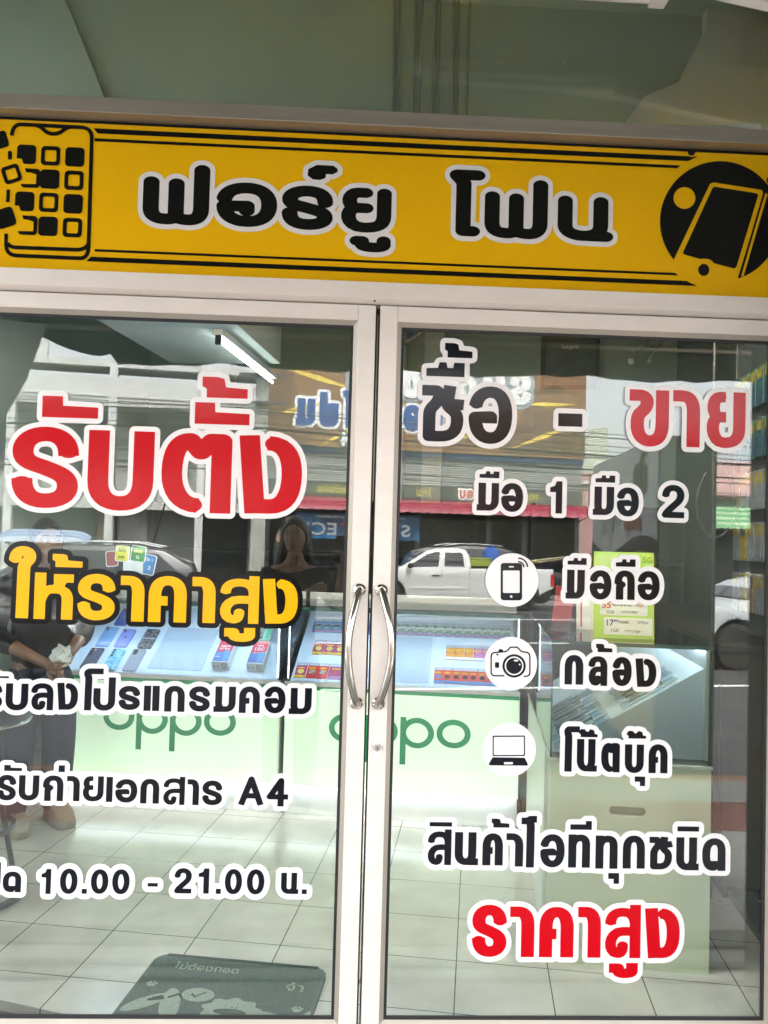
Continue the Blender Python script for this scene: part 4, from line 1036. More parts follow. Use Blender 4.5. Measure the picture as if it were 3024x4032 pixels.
# phone cartons
M['cartonw'] = mat('white_carton', (.74, .74, .73), .4, var=.02)
M['cred'] = mat('carton_red', (.58, .015, .07), .35, var=.03); M['cblue'] = mat('carton_blue', (.02, .13, .42), .35, var=.2, scale=25)
M['cmint'] = mat('carton_mint', (.10, .60, .36), .35); M['cgrey'] = patch('carton_grey_print', [(.02, .025, .03), (.10, .12, .13), (.30, .34, .36), (.12, .14, .15)], 30, .35, False)
M['lab'] = patch('label_print', [(.75, .75, .74), (.70, .70, .70), (.12, .12, .12), (.72, .72, .72)], 220, .5)
def carton(label, u, s, w_=.088, h_=.172, d=.05):
    t = thing('phone_carton', label, 'phone box', group='phone cartons on the case tray')
    MB().box(-w_ / 2, w_ / 2, 0, h_, 0, d).build('box', M['cartonw'], t, bevel=.001)
    on_tray(t, u, s); return t
FL = (0, 0, 0)
for lb, u, tx in (('white carton with a red top reading A7 Pro over a blue photo', -.962, 'a'), ('white carton with a red top reading 15C over a blue photo', -.780, 'b')):
    t = carton(lb, u, .062)
    MB().box(-.040, .040, .078, .168, .0501, .0507).build('red_print', M['cred'], t)
    MB().box(-.040, .040, .006, .077, .0501, .0507).build('blue_print', M['cblue'], t)
    MB().rbox(.004, .036, .012, .088, .0508, .0516, .004).build('phone_picture', pm('phone_picture', (.12, .30, .55)), t)
    MB().box(.006, .038, -.0007, -.0001, .006, .044).build('barcode_label', M['lab'], t); MB().box(-.04, -.004, -.0007, -.0001, .012, .03).build('barcode_label', M['lab'], t)
    latin('lettering', 'REDMI', .018 if tx == 'a' else .012, M['plastic_w'], t, (0, .122 if tx == 'a' else .138, .0509), FL, bold=.0006)
    latin('lettering', 'A7 Pro' if tx == 'a' else '15C', .019 if tx == 'a' else .033, M['plastic_w'], t, (0, .102 if tx == 'a' else .110, .0509), FL, bold=.0008)
    if tx == 'a':
        latin('lettering', '6.9"', .011, M['plastic_w'], t, (-.022, .060, .0509), FL); latin('lettering', '6000', .013, M['plastic_w'], t, (-.020, .040, .0509), FL)
    else: latin('lettering', 'New', .010, M['plastic_w'], t, (-.014, .083, .0509), FL)
t = carton('mint green carton with a grey photo, behind the red carton', -.800, .258, .09, .150, .04)
MB().box(-.041, .012, .004, .146, .0401, .0407).build('photo_print', M['cgrey'], t)
MB().box(.014, .0445, .002, .148, .0401, .0406).build('mint_print', M['cmint'], t)
latin('lettering', 'SMART10', .024, mat('dark_green_ink', (.02, .15, .1), .5), t, (.029, .072, .0409), (0, 0, -PI / 2))
# promo stand on top of the first case
st = uvthing('promo_stand', 'small counter stand of overlapping yellow, green and blue speech bubbles on the phone case', 'stand', -1.52, 2.0, 1.0475)
MB().box(-.10, .12, -.002, .03, 0, .006).build('foot', M['plastic_w'], st)
def bubble(x, z, w_, h_, c, y, rot=0):
    g_ = MB().rbox(-w_ / 2, w_ / 2, 0, .002, -h_ / 2, h_ / 2, .012, 'y'); o = g_.build('bubble_border', M['white'], st); o.location = (x, y, z); o.rotation_euler = (0, rot, 0)
    i = MB().rbox(-w_ / 2 + .005, w_ / 2 - .005, -.0012, -.0001, -h_ / 2 + .005, h_ / 2 - .005, .009, 'y').build('bubble', c, o)
    return o
by = mat('bubble_yellow', (.66, .62, .03), .4); bgm = mat('bubble_green', (.05, .30, .06), .4); bb = mat('bubble_blue', (.03, .20, .45), .4); brd = mat('bubble_red', (.3, .05, .04), .4)
o = bubble(-.085, .205, .07, .085, brd, .005, -.1)
o = bubble(-.025, .235, .080, .088, by, 0, .05); thai('lettering', 'ไม่ใช้', .014, M['ink'], o, (0, -.0016, .008), rz=0, thick=.0005, sw=.24); thai('lettering', 'คนค้ำ', .013, M['ink'], o, (0, -.0016, -.026), rz=0, thick=.0005, sw=.24)
o = bubble(.062, .235, .085, .088, bgm, .004, .12); thai('lettering', 'ผ่อน', .018, by, o, (0, -.0016, .005), rz=0, thick=.0005, sw=.24); thai('lettering', 'ได้', .013, M['white'], o, (0, -.0016, -.026), rz=0, thick=.0005)
o = bubble(.118, .180, .080, .11, bb, .008, .18); thai('lettering', 'มือ 1', .015, M['white'], o, (0, -.0016, .018), rz=0, thick=.0005); thai('lettering', '2', .02, M['white'], o, (.01, -.0016, -.026), rz=0, thick=.0005)
o = bubble(.075, .045, .09, .05, M['black'], 0, 0)
latin('lettering', '\u2713', .022, M['white'], o, (.012, -.0018, 0), (PI / 2, 0, 0))
MB().box(-.02, .09, .0035, .006, .005, .2).build('stem', M['plastic_w'], st)

# ---------------------------------------------------------------- card packs on the second tray
def pack(kind):
    w_, h_, cols, txt = kind
    t = thing('card_pack', '', 'card pack')
    MB().box(-w_ / 2, w_ / 2, 0, h_, 0, .003).build('card', cols[0], t)
    MB().box(-w_ / 2 + .002, w_ / 2 - .002, h_ * .82, h_ - .002, .0031, .0037).build('header', M['lab2'], t)
    MB().box(-w_ / 2 + .001, w_ / 2 - .001, .001, h_ * .18, .0031, .0036).build('footer', cols[1], t)
    if cols[2] is not None: MB().lathe((0, h_ * .42, 0), [(w_ * .30, .0031), (w_ * .30, .0036), (.0001, .0036)], 18).build('picture', cols[2], t)
    if txt:
        latin('lettering', txt[0], txt[1], txt[2], t, (0, txt[3], .0039), (0, 0, R(8)), .0003, bold=.0012)
    else:
        MB().box(-w_ * .36, w_ * .30, h_ * .62, h_ * .70, .0031, .0037).build('lettering', M['amber'], t)
    return t
M['lab2'] = patch('pack_header', [(.62, .66, .72), (.55, .60, .68), (.30, .34, .40), (.60, .64, .70)], 260, .4)
zb = patch('pack_blue', [(.01, .05, .30), (.02, .16, .52), (.10, .40, .45), (.03, .10, .40)], 55, .3, False)
ob_ = patch('pack_dark_multi', [(.02, .02, .05), (.10, .30, .14), (.35, .30, .45), (.45, .55, .30)], 60, .3, False)
rd = mat('pack_red', (.60, .02, .035), .3, var=.05); rd2 = patch('pack_red_purple', [(.55, .015, .03), (.60, .02, .05), (.25, .04, .30), (.50, .02, .04)], 40, .3, False)
og = patch('pack_orange', [(.55, .05, .02), (.72, .20, .02), (.80, .45, .05), (.60, .08, .03)], 50, .3, False)
pu = patch('pack_purple', [(.35, .03, .18), (.48, .10, .34), (.60, .30, .50), (.40, .05, .20)], 50, .3, False)
rb = mat('pack_coral', (.66, .06, .04), .3, var=.06); blu = mat('pack_footer_blue', (.05, .24, .55), .3, var=.2, scale=80)
yl = mat('pack_footer_yellow', (.72, .46, .02), .3, var=.3, scale=80); wh = M['white']; lp = mat('pack_footer_violet', (.40, .22, .44), .4, var=.3, scale=90)
lg = mat('pack_green_blot', (.16, .52, .38), .3, var=.2, scale=40); gyl = mat('pack_gold_disc', (.80, .60, .12), .3)
mixp = patch('pack_collage', [(.02, .02, .03), (.60, .55, .1), (.10, .12, .40), (.70, .70, .72)], 70, .3)
K = {'z': (.050, .117, (zb, lp, lg), ('ZEE', .020, M['ink'], .055)), 'o': (.0505, .112, (ob_, lp, None), ('ONE', .020, M['white'], .060)),
     'r': (.056, .112, (rd2, yl, gyl), None), 'k': (.054, .113, (rd, rd, mixp), None), 'w': (.100, .113, (rd2, lp, None), None),
     'g': (.046, .114, (og, wh, None), None), 'p': (.046, .114, (pu, wh, None), None), 'c': (.043, .118, (rb, blu, M['black']), None), 'y': (.043, .118, (rb, blu, blu), None)}
PR = {k: pack(v_) for k, v_ in K.items()}
used = set()
PL = {'z': ('blue card pack reading ZEE in the back row of the case', 'blue packs in the back row'), 'o': ('dark multicoloured card pack reading ONE in the back row of the case', 'dark packs in the back row'),
      'r': ('red card pack with a gold disc and yellow foot', 'red packs with gold discs'), 'k': ('red card pack with a collage picture in the front row', 'red packs with a collage'),
      'w': ('wide red card pack with a violet foot in the front row', None), 'g': ('orange sunset card pack in the middle row', 'orange packs in the middle row'), 'p': ('purple card pack in the middle row', 'purple packs in the middle row'),
      'c': ('coral card pack with a black dot and blue foot in the front row', 'coral packs in the front row'), 'y': ('coral card pack with a blue picture, left end of the right-hand front row', None)}
def put(kind, u, s, rot=0.0):
    p = PR[kind] if kind not in used else copy_tree(PR[kind]); used.add(kind)
    on_tray(p, u, s, .0008 + random.uniform(0, .0006), rot + random.uniform(-.02, .02))
    p['label'] = PL[kind][0]
    if PL[kind][1]: p['group'] = PL[kind][1]
for i in range(8): put('z', -.525 + .0505 * i, .386)
for i in range(13): put('o', -.118 + .0508 * i - .0, .392)
for i in range(4): put('r', -.487 + .0575 * i, .207)
put('r', -.545, .026)
for i in range(2): put('k', -.487 + .055 * i, .026)
put('w', -.352, .026)
for i in range(3): put('g', .205 + .0465 * i, .212)
for i in range(4): put('p', .346 + .0465 * i, .212)
put('y', .153, .033)
for i in range(8): put('c', .198 + .0428 * i, .033)
pl = MB().rbox(-.12, .12, 0, .352, 0, .003, .003).build('tray_plate', mat('pale_blue_card', (.46, .53, .64)), None, bevel=.0008)
tag(pl, 'plain pale blue card on the second tray between the red packs and the coral packs', 'card'); on_tray(pl, -.012, .03)

# ---------------------------------------------------------------- on the counter: price card, brochure holder
pc = uvthing('price_card', 'upright lime green card with prices 55 and 179 standing on the nearer counter', 'price card', .850, .842, 1.0702)
M['lime'] = mat('lime_print', (.40, .64, .13), .35, var=.12, scale=8)
c_ = MB().box(-.104, .104, 0, .004, 0, .305).build('card', M['lime'], pc); c_.rotation_euler = (R(-5), 0, 0)
MB().box(-.09, .09, .004, .06, 0, .004).build('foot', M['plastic_w'], pc)
pw = mat('card_white', (.78, .82, .76), .4, var=.02)
def cb_(x0, x1, z0, z1, m_=pw, y=-.0008): MB().rbox(x0, x1, y, -.0001, z0, z1, .005, 'y').build('box_print', m_, c_)
cb_(-.082, .082, .080, .134); cb_(-.068, .098, .012, .072); cb_(-.100, -.02, .20, .295, mat('pale_lime', (.50, .68, .25), .4)); 
TX = (PI / 2, 0, 0); dk = M['ink']; cr = mat('price_red', (.55, .05, .06), .4); vi = mat('price_violet', (.12, .06, .30), .4)
latin('lettering', '55', .033, cr, c_, (-.060, -.0012, .115), TX, bold=.0008); latin('lettering', '3GB', .016, dk, c_, (-.048, -.0012, .091), TX)
latin('lettering', '179', .030, vi, c_, (-.042, -.0012, .053), TX, bold=.0008); latin('lettering', '1GB', .016, dk, c_, (-.032, -.0012, .027), TX)
latin('lettering', '1Mbps', .014, cr, c_, (.05, -.0012, .118), TX); latin('lettering', '2Mbps', .014, vi, c_, (.065, -.0012, .058), TX)
latin('lettering', '*777*7783*', .012, dk, c_, (.02, -.0012, .092), TX); latin('lettering', '*777*7788*', .012, dk, c_, (.03, -.0012, .025), TX)
latin('lettering', '5G', .028, mat('lime_dark', (.25, .42, .03), .4), c_, (.082, -.0012, .278), TX, bold=.0008)
thai('lettering', 'เน็ตไม่จำกัด', .010, dk, c_, (-.005, -.0012, .113), rz=0, thick=.0004)
thai('lettering', 'โทรฟรี', .009, dk, c_, (-.0, -.0012, .052), rz=0, thick=.0004)
bh = uvthing('brochure_holder', 'clear leaning holder with a dark red leaflet beside the lime price card', 'leaflet holder', .645, 1.0, 1.0702)
h_ = MB().box(-.035, .035, 0, .003, 0, .17).build('leaflet', mat('leaflet_red', (.24, .02, .025), .35, var=.15, scale=20), bh); h_.rotation_euler = (R(-14), R(8), 0)
MB().prism([(-.05, 0, 0), (.06, 0, 0), (.05, .07, 0), (-.04, .07, 0)], [(-.045, .005, .035), (.05, .005, .05), (.045, .06, .06), (-.035, .06, .06)]).build('base', glass('clear_acrylic', (.9, .93, .93), 1.2), bh)
wk = uvthing('leaflet_stand', 'white leaflet card with a red border standing behind the lime price card', 'leaflet', .760, 1.08, 1.0702)
c_ = MB().box(-.045, .045, 0, .003, 0, .20).build('card', M['cartonw'], wk); c_.rotation_euler = (R(-6), 0, 0)
MB().box(-.03, -.024, -.001, -.0001, .01, .19).build('border', cr, c_)

# ---------------------------------------------------------------- right side of the shop: dark cabinet, pegboard with packs, cables
cabm = mat('dark_brown_wood', (.035, .028, .02), .5, var=.25, scale=4, stretch=(8, 1, 1))
cb3 = uvthing('dark_cabinet', 'dark brown low cabinet along the right wall behind the mint counter', 'cabinet', 1.62, 2.0)
MB().box(-.30, .30, -.7, 1.6, .05, .98).build('body', cabm, cb3, bevel=.004)
MB().box(-.31, .31, -.71, 1.61, .981, 1.01).build('top', cabm, cb3, bevel=.003)
MB().box(-.28, .28, -.68, 1.58, 0, .049).build('base', M['black'], cb3)
for y0, y1 in ((-.68, .42), (.44, 1.57)): MB().box(-.306, -.3005, y0, y1, .09, .94).build('door', cabm, cb3)
pg = uvthing('peg_rack', 'tall dark rack at the right edge hung with phone accessory packs', 'rack', 1.40, 1.0)
MB().box(.02, .05, -.30, .45, 1.06, 2.25).build('board', mat('rack_board', (.03, .035, .035), .6), pg)
for y in (-.30, .45): MB().box(.0, .05, y - .02, y + .02, 0, 2.3).build('post', M['plastic_k'], pg, bevel=.002)
MB().box(-.04, .05, -.32, .47, 0, .03).build('foot', M['plastic_k'], pg)
pkc = [patch('peg_blue', [(.006, .02, .05), (.008, .04, .09), (.03, .09, .06), (.008, .03, .07)], 30, .3, False), mat('peg_yellow', (.20, .15, .012), .35, var=.4, scale=30), mat('peg_grey', (.13, .14, .16), .35, var=.4, scale=50), mat('peg_brown', (.14, .09, .04), .4, var=.4, scale=40)]
pkn = ['blue', 'yellow', 'grey', 'brown']
def peg_pack(ci):
    p = thing('accessory_pack', '', 'accessory')
    MB().box(-.012, .0, -.035, .035, 0, .15).build('pack', pkc[ci], p, bevel=.003)
    MB().box(-.0135, -.0121, -.028, .028, .10, .14).build('header', pkc[(ci + 1) % 2], p)
    MB().tube([(-.012, 0, .145), (.02, 0, .15)], .002, 6).build('hook', M['silver'], p)
    return p
PGP = [peg_pack(i) for i in range(4)]; seen = set()
for r_ in range(5):
    for c in range(8):
        ci = 0 if r_ >= 3 else (1 if (c % 5 == 1 and r_ < 2) else random.choice((2, 3, 2)))
        p = PGP[ci] if ci not in seen else copy_tree(PGP[ci]); seen.add(ci)
        place(p, 1.40, .76 + c * .088, 1.15 + r_ * .20)
        p['label'] = pkn[ci] + ' accessory pack hanging on the dark rack at the right edge'; p['group'] = pkn[ci] + ' accessory packs on the rack'
cbm = M['plastic_k']
cab = lambda pts, lb, r=.006: tag(MB().tube(pts, r, 8).build('cable', cbm, None, smooth=True), lb, 'cable')
P_ = lambda u, v, z: tuple(W(u, v, z))
lp_ = [P_(1.285 + .075 * math.sin(t), 1.3, 1.58 - .14 * math.cos(t) if abs(t) < 1.6 else 1.58 + (abs(t) - 1.57) * .12) for t in np.linspace(-2.6, 3.2, 30)]
cab(lp_, 'black cable hanging in a loop left of the dark rack', .005)
cab([P_(1.29, 1.35, 2.6), P_(1.285, 1.35, 2.0), P_(1.29, 1.34, 1.4), P_(1.295, 1.35, .9), P_(1.29, 1.33, .4), P_(1.27, 1.25, .02)], 'black cable hanging straight down to the floor left of the dark rack', .008)
cab([P_(-.05, 1.6, 2.30), P_(.02, 1.6, 2.34), P_(.10, 1.6, 2.40), P_(.22, 1.6, 2.44), P_(.34, 1.6, 2.52), P_(.40, 1.6, 3.5)], 'thick black cable end slanting down at the top left of the right door', .012)
cnd = mat('grey_conduit', (.25, .27, .26), .5)
for dx, r__, lb in ((0, .02, 'thicker grey conduit slanting up the wall at the upper right'), (.11, .013, 'thinner grey conduit slanting up the wall at the upper right')): tag(MB().tube([P_(1.25 + dx, 3.0, 2.54), P_(1.62 + dx, 3.9, 3.05)], r__, 10).build('conduit', cnd, None, smooth=True), lb, 'conduit')

# ---------------------------------------------------------------- bar stool and door mat
stl = uvthing('bar_stool', 'round black bar stool with a foot ring and ring base at the left edge', 'stool', -1.56, .80)
M['leather'] = mat('black_leather', (.012, .016, .03), .35, var=.2, bump=.1)
MB().lathe((0, 0, 0), [(.001, .66), (.18, .66), (.20, .675), (.205, .70), (.195, .728), (.15, .738), (.001, .74)], 36).build('seat', M['leather'], stl, smooth=True)
MB().torus((0, 0, .668), .197, .009, 'z', 40).build('seat_rim', M['silver'], stl, smooth=True)
bl = mat('dark_steel', (.06, .05, .05), .35, .7)
for k in range(4):
    a = PI / 4 + k * PI / 2 + .3; c, s = math.cos(a), math.sin(a)
    MB().tube([(c * .10, s * .10, .665), (c * .13, s * .13, .30), (c * .19, s * .19, .02)], .011, 10).build('leg', bl, stl, smooth=True)
MB().torus((0, 0, .26), .155, .011, 'z', 40).build('foot_ring', bl, stl, smooth=True)
MB().torus((0, 0, .014), .20, .013, 'z', 40).build('base_ring', bl, stl, smooth=True)

mt = uvthing('door_mat', 'grey green door mat with rounded corners, a dozing animal, flip-flops and Thai words', 'mat', -.40, .52)
mm = mat('mat_pile', (.085, .115, .105), .9, var=.25, scale=120, bump=.6, bscale=500); mp_ = mat('mat_print', (.29, .35, .30), .9, var=.2, scale=150, bump=.5, bscale=500)
md = mat('mat_dark', (.035, .055, .052), .9, var=.2, scale=100)
MB().rbox(-.285, .285, -.46, 0, .0005, .010, .05).build('pile', mm, mt)
MB().rbox(-.252, .252, -.012, .0005, .0006, .0115, .003).build('edge_band', md, mt)
def flat(pieces, z, name='print', material=None):
    fd = Field(-.30, -.48, .30, .02, .0018)
    for kind, P in pieces:
        if kind == '+': fd.poly(P, .02)
        elif kind == '-': fd.poly(P, .02, True)
        elif kind == 's': fd.stroke(P, .004, True, .01)
    return cut_sheet(name, fd.contours(0), material or mp_, mt, z, .0012, plane='xy')
def mw(text, h, x, y):
    gl, wd = layout(text, h, .78)
    fr_, _ = word_loops(gl, h * .16, 0, 1, .0011, .9)
    o = cut_sheet('lettering', fr_, mp_, mt, .0112, .0012, plane='xy'); o.location = (x, y, 0)
mw('ไม่ต้องถอด', .030, -.205, -.085); mw('จ้า', .036, .175, -.150)
def el(cx, cy, rx, ry, rot=0, n=28):
    c, s = math.cos(R(rot)), math.sin(R(rot))
    return [(cx + rx * math.cos(t) * c - ry * math.sin(t) * s, cy + rx * math.cos(t) * s + ry * math.sin(t) * c) for t in [2 * PI * i / n for i in range(n)]]
pcs = [('+', el(-.075, -.215, .050, .036)), ('-', [(-.098, -.217), (-.080, -.232), (-.052, -.200), (-.058, -.196), (-.080, -.222), (-.093, -.209)])]
pcs += [('+', el(-.215, -.275, .075, .026, 42)), ('+', el(-.140, -.275, .030, .085, 14))]
head = [(.045 + (.085 + .008 * math.sin(9 * t)) * math.cos(t), -.275 + (.058 + .006 * math.sin(9 * t)) * math.sin(t)) for t in [2 * PI * i / 60 for i in range(60)]]
pcs += [('+', head), ('+', el(.13, -.35, .125, .085)), ('+', [(-.05, -.34), (-.065, -.355), (-.04, -.36), (-.06, -.38), (-.03, -.385), (-.05, -.41), (.1, -.43), (.1, -.3)]), ('+', el(.255, -.30, .012, .06, -20)),
        ('-', el(.045, -.285, .050, .016)), ('-', el(.045, -.262, .004, .003)), ('-', el(.058, -.262, .004, .003))]
for px, py_ in ((-.235, -.185), (-.09, -.36), (.235, -.245)):
    pcs += [('+', el(px, py_, .013, .009))] + [('+', el(px + dx, py_ + dy, .0042, .0055)) for dx, dy in ((-.014, .008), (-.006, .015), (.005, .016), (.014, .009))]
flat(pcs, .0112)
flat([('+', [(-.172, -.255), (-.166, -.250), (-.178, -.235), (-.196, -.245), (-.215, -.262), (-.213, -.268)]), ('+', [(-.160, -.240), (-.130, -.215), (-.113, -.238), (-.118, -.242), (-.132, -.226), (-.158, -.246)])], .0125, 'strap', md)

# ---------------------------------------------------------------- outside: pavement, road, ground
ter = mat('terracotta_tile', (.20, .085, .065), .6, var=.12, scale=6, bump=.05)
conc = mat('concrete_slab', (.27, .265, .245), .7, var=.08, scale=3, bump=.08, dirt=.3, dirtcol=(.2, .19, .17))
mos = tiles('mosaic_paving', (.25, .265, .25), .062, grout=(.22, .225, .21), gw=.007, rough=.5, var=.10, dark=(.10, .13, .14))
chan = mat('drain_channel', (.10, .11, .09), .6, var=.2, scale=20)
apr = mat('apron_tile', (.25, .245, .225), .4, var=.05, scale=4, bump=.05, dirt=.2, dirtcol=(.25, .25, .22))
def slab(name, y0, y1, z, m_, x0=-6, x1=7): return struct(MB().box(x0, x1, y0, y1, z - .06, z).build(name, m_))
slab('pavement', -1.10, .0, -.12, apr); slab('pavement', -2.15, -1.1005, -.121, mos, -6, .6); slab('pavement', -2.15, -1.1005, -.1225, apr, .6005, 7)
slab('pavement', -2.62, -2.1505, -.12, ter); slab('pavement', -3.05, -2.6205, -.121, conc)
for y0, y1 in ((-.79, -.752), (-.685, -.662), (-1.03, -.90)):
    tag(MB().box(-6, 6.9, y0, y1, -.119, -.113).build('drain_strip', chan), {-.79: 'dark drain strip, middle of three across the pavement', -.685: 'dark drain strip nearest the doors, narrowest of three', -1.03: 'widest dark drain strip, farthest from the doors'}[y0], 'drain strip')
struct(MB().box(-30, 30, -3.2, -3.0505, -.6, -.13).build('kerb', mat('kerb_paint', (.28, .15, .08), .6, var=.25, dirt=.4)))
asp = mat('asphalt', (.045, .045, .048), .8, var=.2, scale=2.5, bump=.3, bscale=200, dirt=.3, dirtcol=(.14, .135, .13))
def ubox(name, m_, u0, u1, v0, v1, z0, z1): return uvb(name, m_)(MB().box(u0, u1, v0, v1, z0, z1))
ubox('ground', mat('far_ground', (.22, .21, .19), .9, var=.1), -200, 200, -200, 60, -.56, -.50)
ubox('road', asp, -60, 60, -20.2, -2.0, -.495, -.45)
ubox('far_pavement', conc, -60, 60, -23, -20.21, -.495, -.32)
lw = mat('road_paint', (.70, .69, .64), .7, dirt=.4, dirtcol=(.2, .2, .2), scale=12)
ubox('road_marking', lw, -60, 60, -16.1, -16.0, -.449, -.445); ubox('road_marking', lw, -60, 60, -7.6, -7.5, -.449, -.445)
for i in range(9): ubox('road_marking', lw, -16 + 4 * i, -14 + 4 * i, -11.85, -11.75, -.449, -.445)

# ---------------------------------------------------------------- awning over the pavement
aw = thing('awning', 'grey green canvas awning with a wavy hem above the shop pavement', 'awning', (.4, 0, 3.45))
can = mat('grey_green_canvas', (.13, .155, .135), .8, var=.12, scale=2, bump=.15, bscale=12)
xs = np.linspace(-2.6, 3.6, 63); rings = []
for x in xs:
    sag = .012 * math.sin(x * 5.3) + .008 * math.sin(x * 11)
    zr = .10 if x < -1.5 else 0
    rings.append([(x, -.03, 3.44), (x, -1.3, 2.93 - .03 + sag), (x, -2.6, 2.60 + sag * .5), (x, -2.612, 2.60 + sag * .5), (x, -1.3, 2.945 + sag), (x, -.03, 3.455)])
wb(MB().loft(rings), 'canopy', can, aw, smooth=True)
hem = []
for i, x in enumerate(np.linspace(-2.6, 3.6, 125)):
    zb_ = 2.392 + .008 * x * .4 + .010 * math.sin(x * 6.1) + .005 * math.sin(x * 23 + 1) + (.09 + .05 * math.sin(9 * x) if x < -1.44 else 0) - (.035 if -1.20 < x < -1.16 else 0)
    hem.append([(x, -2.606 + .01 * math.sin(14 * x), 2.60), (x, -2.60 + .02 * math.sin(14 * x), zb_), (x, -2.605 + .02 * math.sin(14 * x), zb_), (x, -2.611 + .01 * math.sin(14 * x), 2.60)])
wb(MB().loft(hem), 'hem', can, aw)
for x0, x1 in ((-1.75, -.85), (2.3, 1.35)):
    wb(MB().tube([(x0, -.06, 3.28), ((x0 + x1) / 2, -1.2, 2.90), (x1, -2.5, 2.66)], .022, 8), 'arm', M['alu2'], aw, smooth=True)
wb(MB().tube([(-2.6, -2.58, 2.585), (3.6, -2.58, 2.585)], .02, 8), 'front_bar', M['alu2'], aw, smooth=True)
tp = MB()
tp.loft([[(-1.76, -2.45, 2.56), (-2.7, -2.35, 2.62), (-2.7, -2.352, 2.62), (-1.76, -2.452, 2.56)], [(-1.86, -2.46, 2.25), (-2.7, -2.30, 2.2), (-2.7, -2.302, 2.2), (-1.86, -2.462, 2.25)],
         [(-2.02, -2.42, 1.90), (-2.7, -2.35, 1.8), (-2.7, -2.352, 1.8), (-2.02, -2.422, 1.90)], [(-2.25, -2.45, 1.45), (-2.7, -2.38, 1.4), (-2.7, -2.382, 1.4), (-2.25, -2.452, 1.45)]])
tag(tp.build('tarpaulin', mat('pale_tarpaulin', (.50, .54, .52), .6, var=.06, bump=.2, bscale=6), None, smooth=True), 'pale grey tarpaulin hanging at the left end of the awning', 'tarpaulin')
# fittings at the top of the picture
tb = thing('tube_lamp', 'unlit grey tube lamp fitting along the top edge above the window', 'lamp', (.70, -.14, 2.79))
MB().lathe((0, 0, 0), [(.013, -.52), (.013, .02)], 12, 'x').build('tube', M['plastic_w'], tb, smooth=True)
MB().box(.02, .062, -.018, .018, -.016, .02).build('socket', M['plastic_w'], tb, bevel=.003)
MB().box(-.55, .07, -.02, .02, .018, .05).build('housing', M['plastic_w'], tb, bevel=.003)
tag(MB().prism([(.62, -.20, 2.805), (.80, -.20, 2.785), (1.02, -.20, 2.748), (1.3, -.20, 2.70), (1.3, -.20, 2.9), (.62, -.20, 2.9)], [(.62, -.17, 2.805), (.80, -.17, 2.785), (1.02, -.17, 2.748), (1.3, -.17, 2.70), (1.3, -.17, 2.9), (.62, -.17, 2.9)]).build('soffit_board', M['white_paint']),
    'white soffit board slanting across the top right corner', 'board')

# ---------------------------------------------------------------- across the street
V0 = -22.0
gw_ = mat('stained_render', (.50, .50, .47), .8, var=.07, scale=1.2, bump=.1, dirt=.55, dirtcol=(.20, .20, .185))
wr = mat('white_render', (.62, .62, .60), .8, var=.05, scale=1.5, dirt=.32, dirtcol=(.30, .30, .28), stretch=(1, 1, .35))
dkw = mat('dark_window_glass', (.03, .035, .035), .15, var=.2); shut = wavy('grey_shutter', (.22, .23, .21), (.33, .34, .31), 6, 'X', .5)
brn = mat('brown_door_frame', (.30, .21, .14), .6, var=.1)
hb = uvthing('shophouse', 'stained grey concrete shophouse across the street with balconies and roller shutters', 'building', -6, V0)
hb_ = lambda mb, n, m_, **k: mb.build(n, m_, hb, **k)   # local x = u + 6, local y = v - V0 (positive towards the shop)
def lx(u): return u + 6
hb_(MB().box(-9, lx(.78), -8, -1.3, -.3, 6.0), 'wall', gw_)
hb_(MB().box(-9, lx(.75), -1.29, .0, 2.05, 2.30), 'floor_slab', gw_)
hb_(MB().box(-9, lx(.72), -.18, .02, 5.17, 5.83), 'parapet', wr)
hb_(MB().box(-9, lx(.72), .021, .05, 5.26, 5.30), 'parapet_line', gw_)
hb_(MB().box(-9, lx(.74), -1.29, .0, 5.0, 5.165), 'floor_slab', gw_)
hb_(MB().box(-9, lx(.72), -1.2, .03, 6.14, 6.34), 'roof_edge', wr)
hb_(MB().box(lx(-6.2), lx(-5.4), -.2, .03, 6.3405, 6.85), 'roof_block', wr)
for u in (-9.2, -6.3, -3.58, -1.05, .6): hb_(MB().box(lx(u) - .11, lx(u) + .11, -.25, .055, -.31, 6.139), 'column', wr)
for u0, u1 in ((-8.8, -6.6), (-5.9, -3.9), (-3.2, -1.4), (-.7, .3)):
    w0 = hb_(MB().box(lx(u0), lx(u1), -1.299, -1.25, 3.1, 4.75), 'window', brn)
    for a, b in ((u0 + .06, (u0 + u1) / 2 - .03), ((u0 + u1) / 2 + .03, u1 - .06)): MB().box(lx(a), lx(b), -1.249, -1.24, 3.16, 4.69).build('pane', dkw, w0)
    w1 = hb_(MB().box(lx(u0) + .2, lx(u1) - .2, -1.299, -1.26, 5.3, 5.95), 'window', dkw)
    rl = MB().box(lx(u0) - .25, lx(u1) + .25, -.06, -.02, 3.22, 3.27)
    for x in np.arange(lx(u0) - .2, lx(u1) + .25, .16): rl.box(x - .012, x + .012, -.05, -.03, 2.30, 3.219)
    hb_(rl, 'railing', M['alu2'])
for u0, u1 in ((-9.0, -6.5), (-6.1, -4.1), (-2.4, -1.2)): hb_(MB().box(lx(u0), lx(u1), -1.29, -1.2, -.3, 2.04), 'roller_shutter', shut)
hb_(MB().box(lx(-3.95), lx(-3.7), -1.29, -.6, -.3, 2.04), 'door_frame', brn)
hb_(MB().box(lx(-3.45), lx(-2.6), -1.29, -1.0, .001, 2.04), 'door', gw_)
hb_(MB().box(lx(-3.9), lx(-3.62), -.59, -.52, .95, 1.10), 'letter_box', mat('blue_grey_paint', (.12, .22, .30), .5))
hb_(MB().box(lx(-1.0), lx(.4), -1.29, -1.22, -.3, 2.04), 'dark_entrance', dkw)

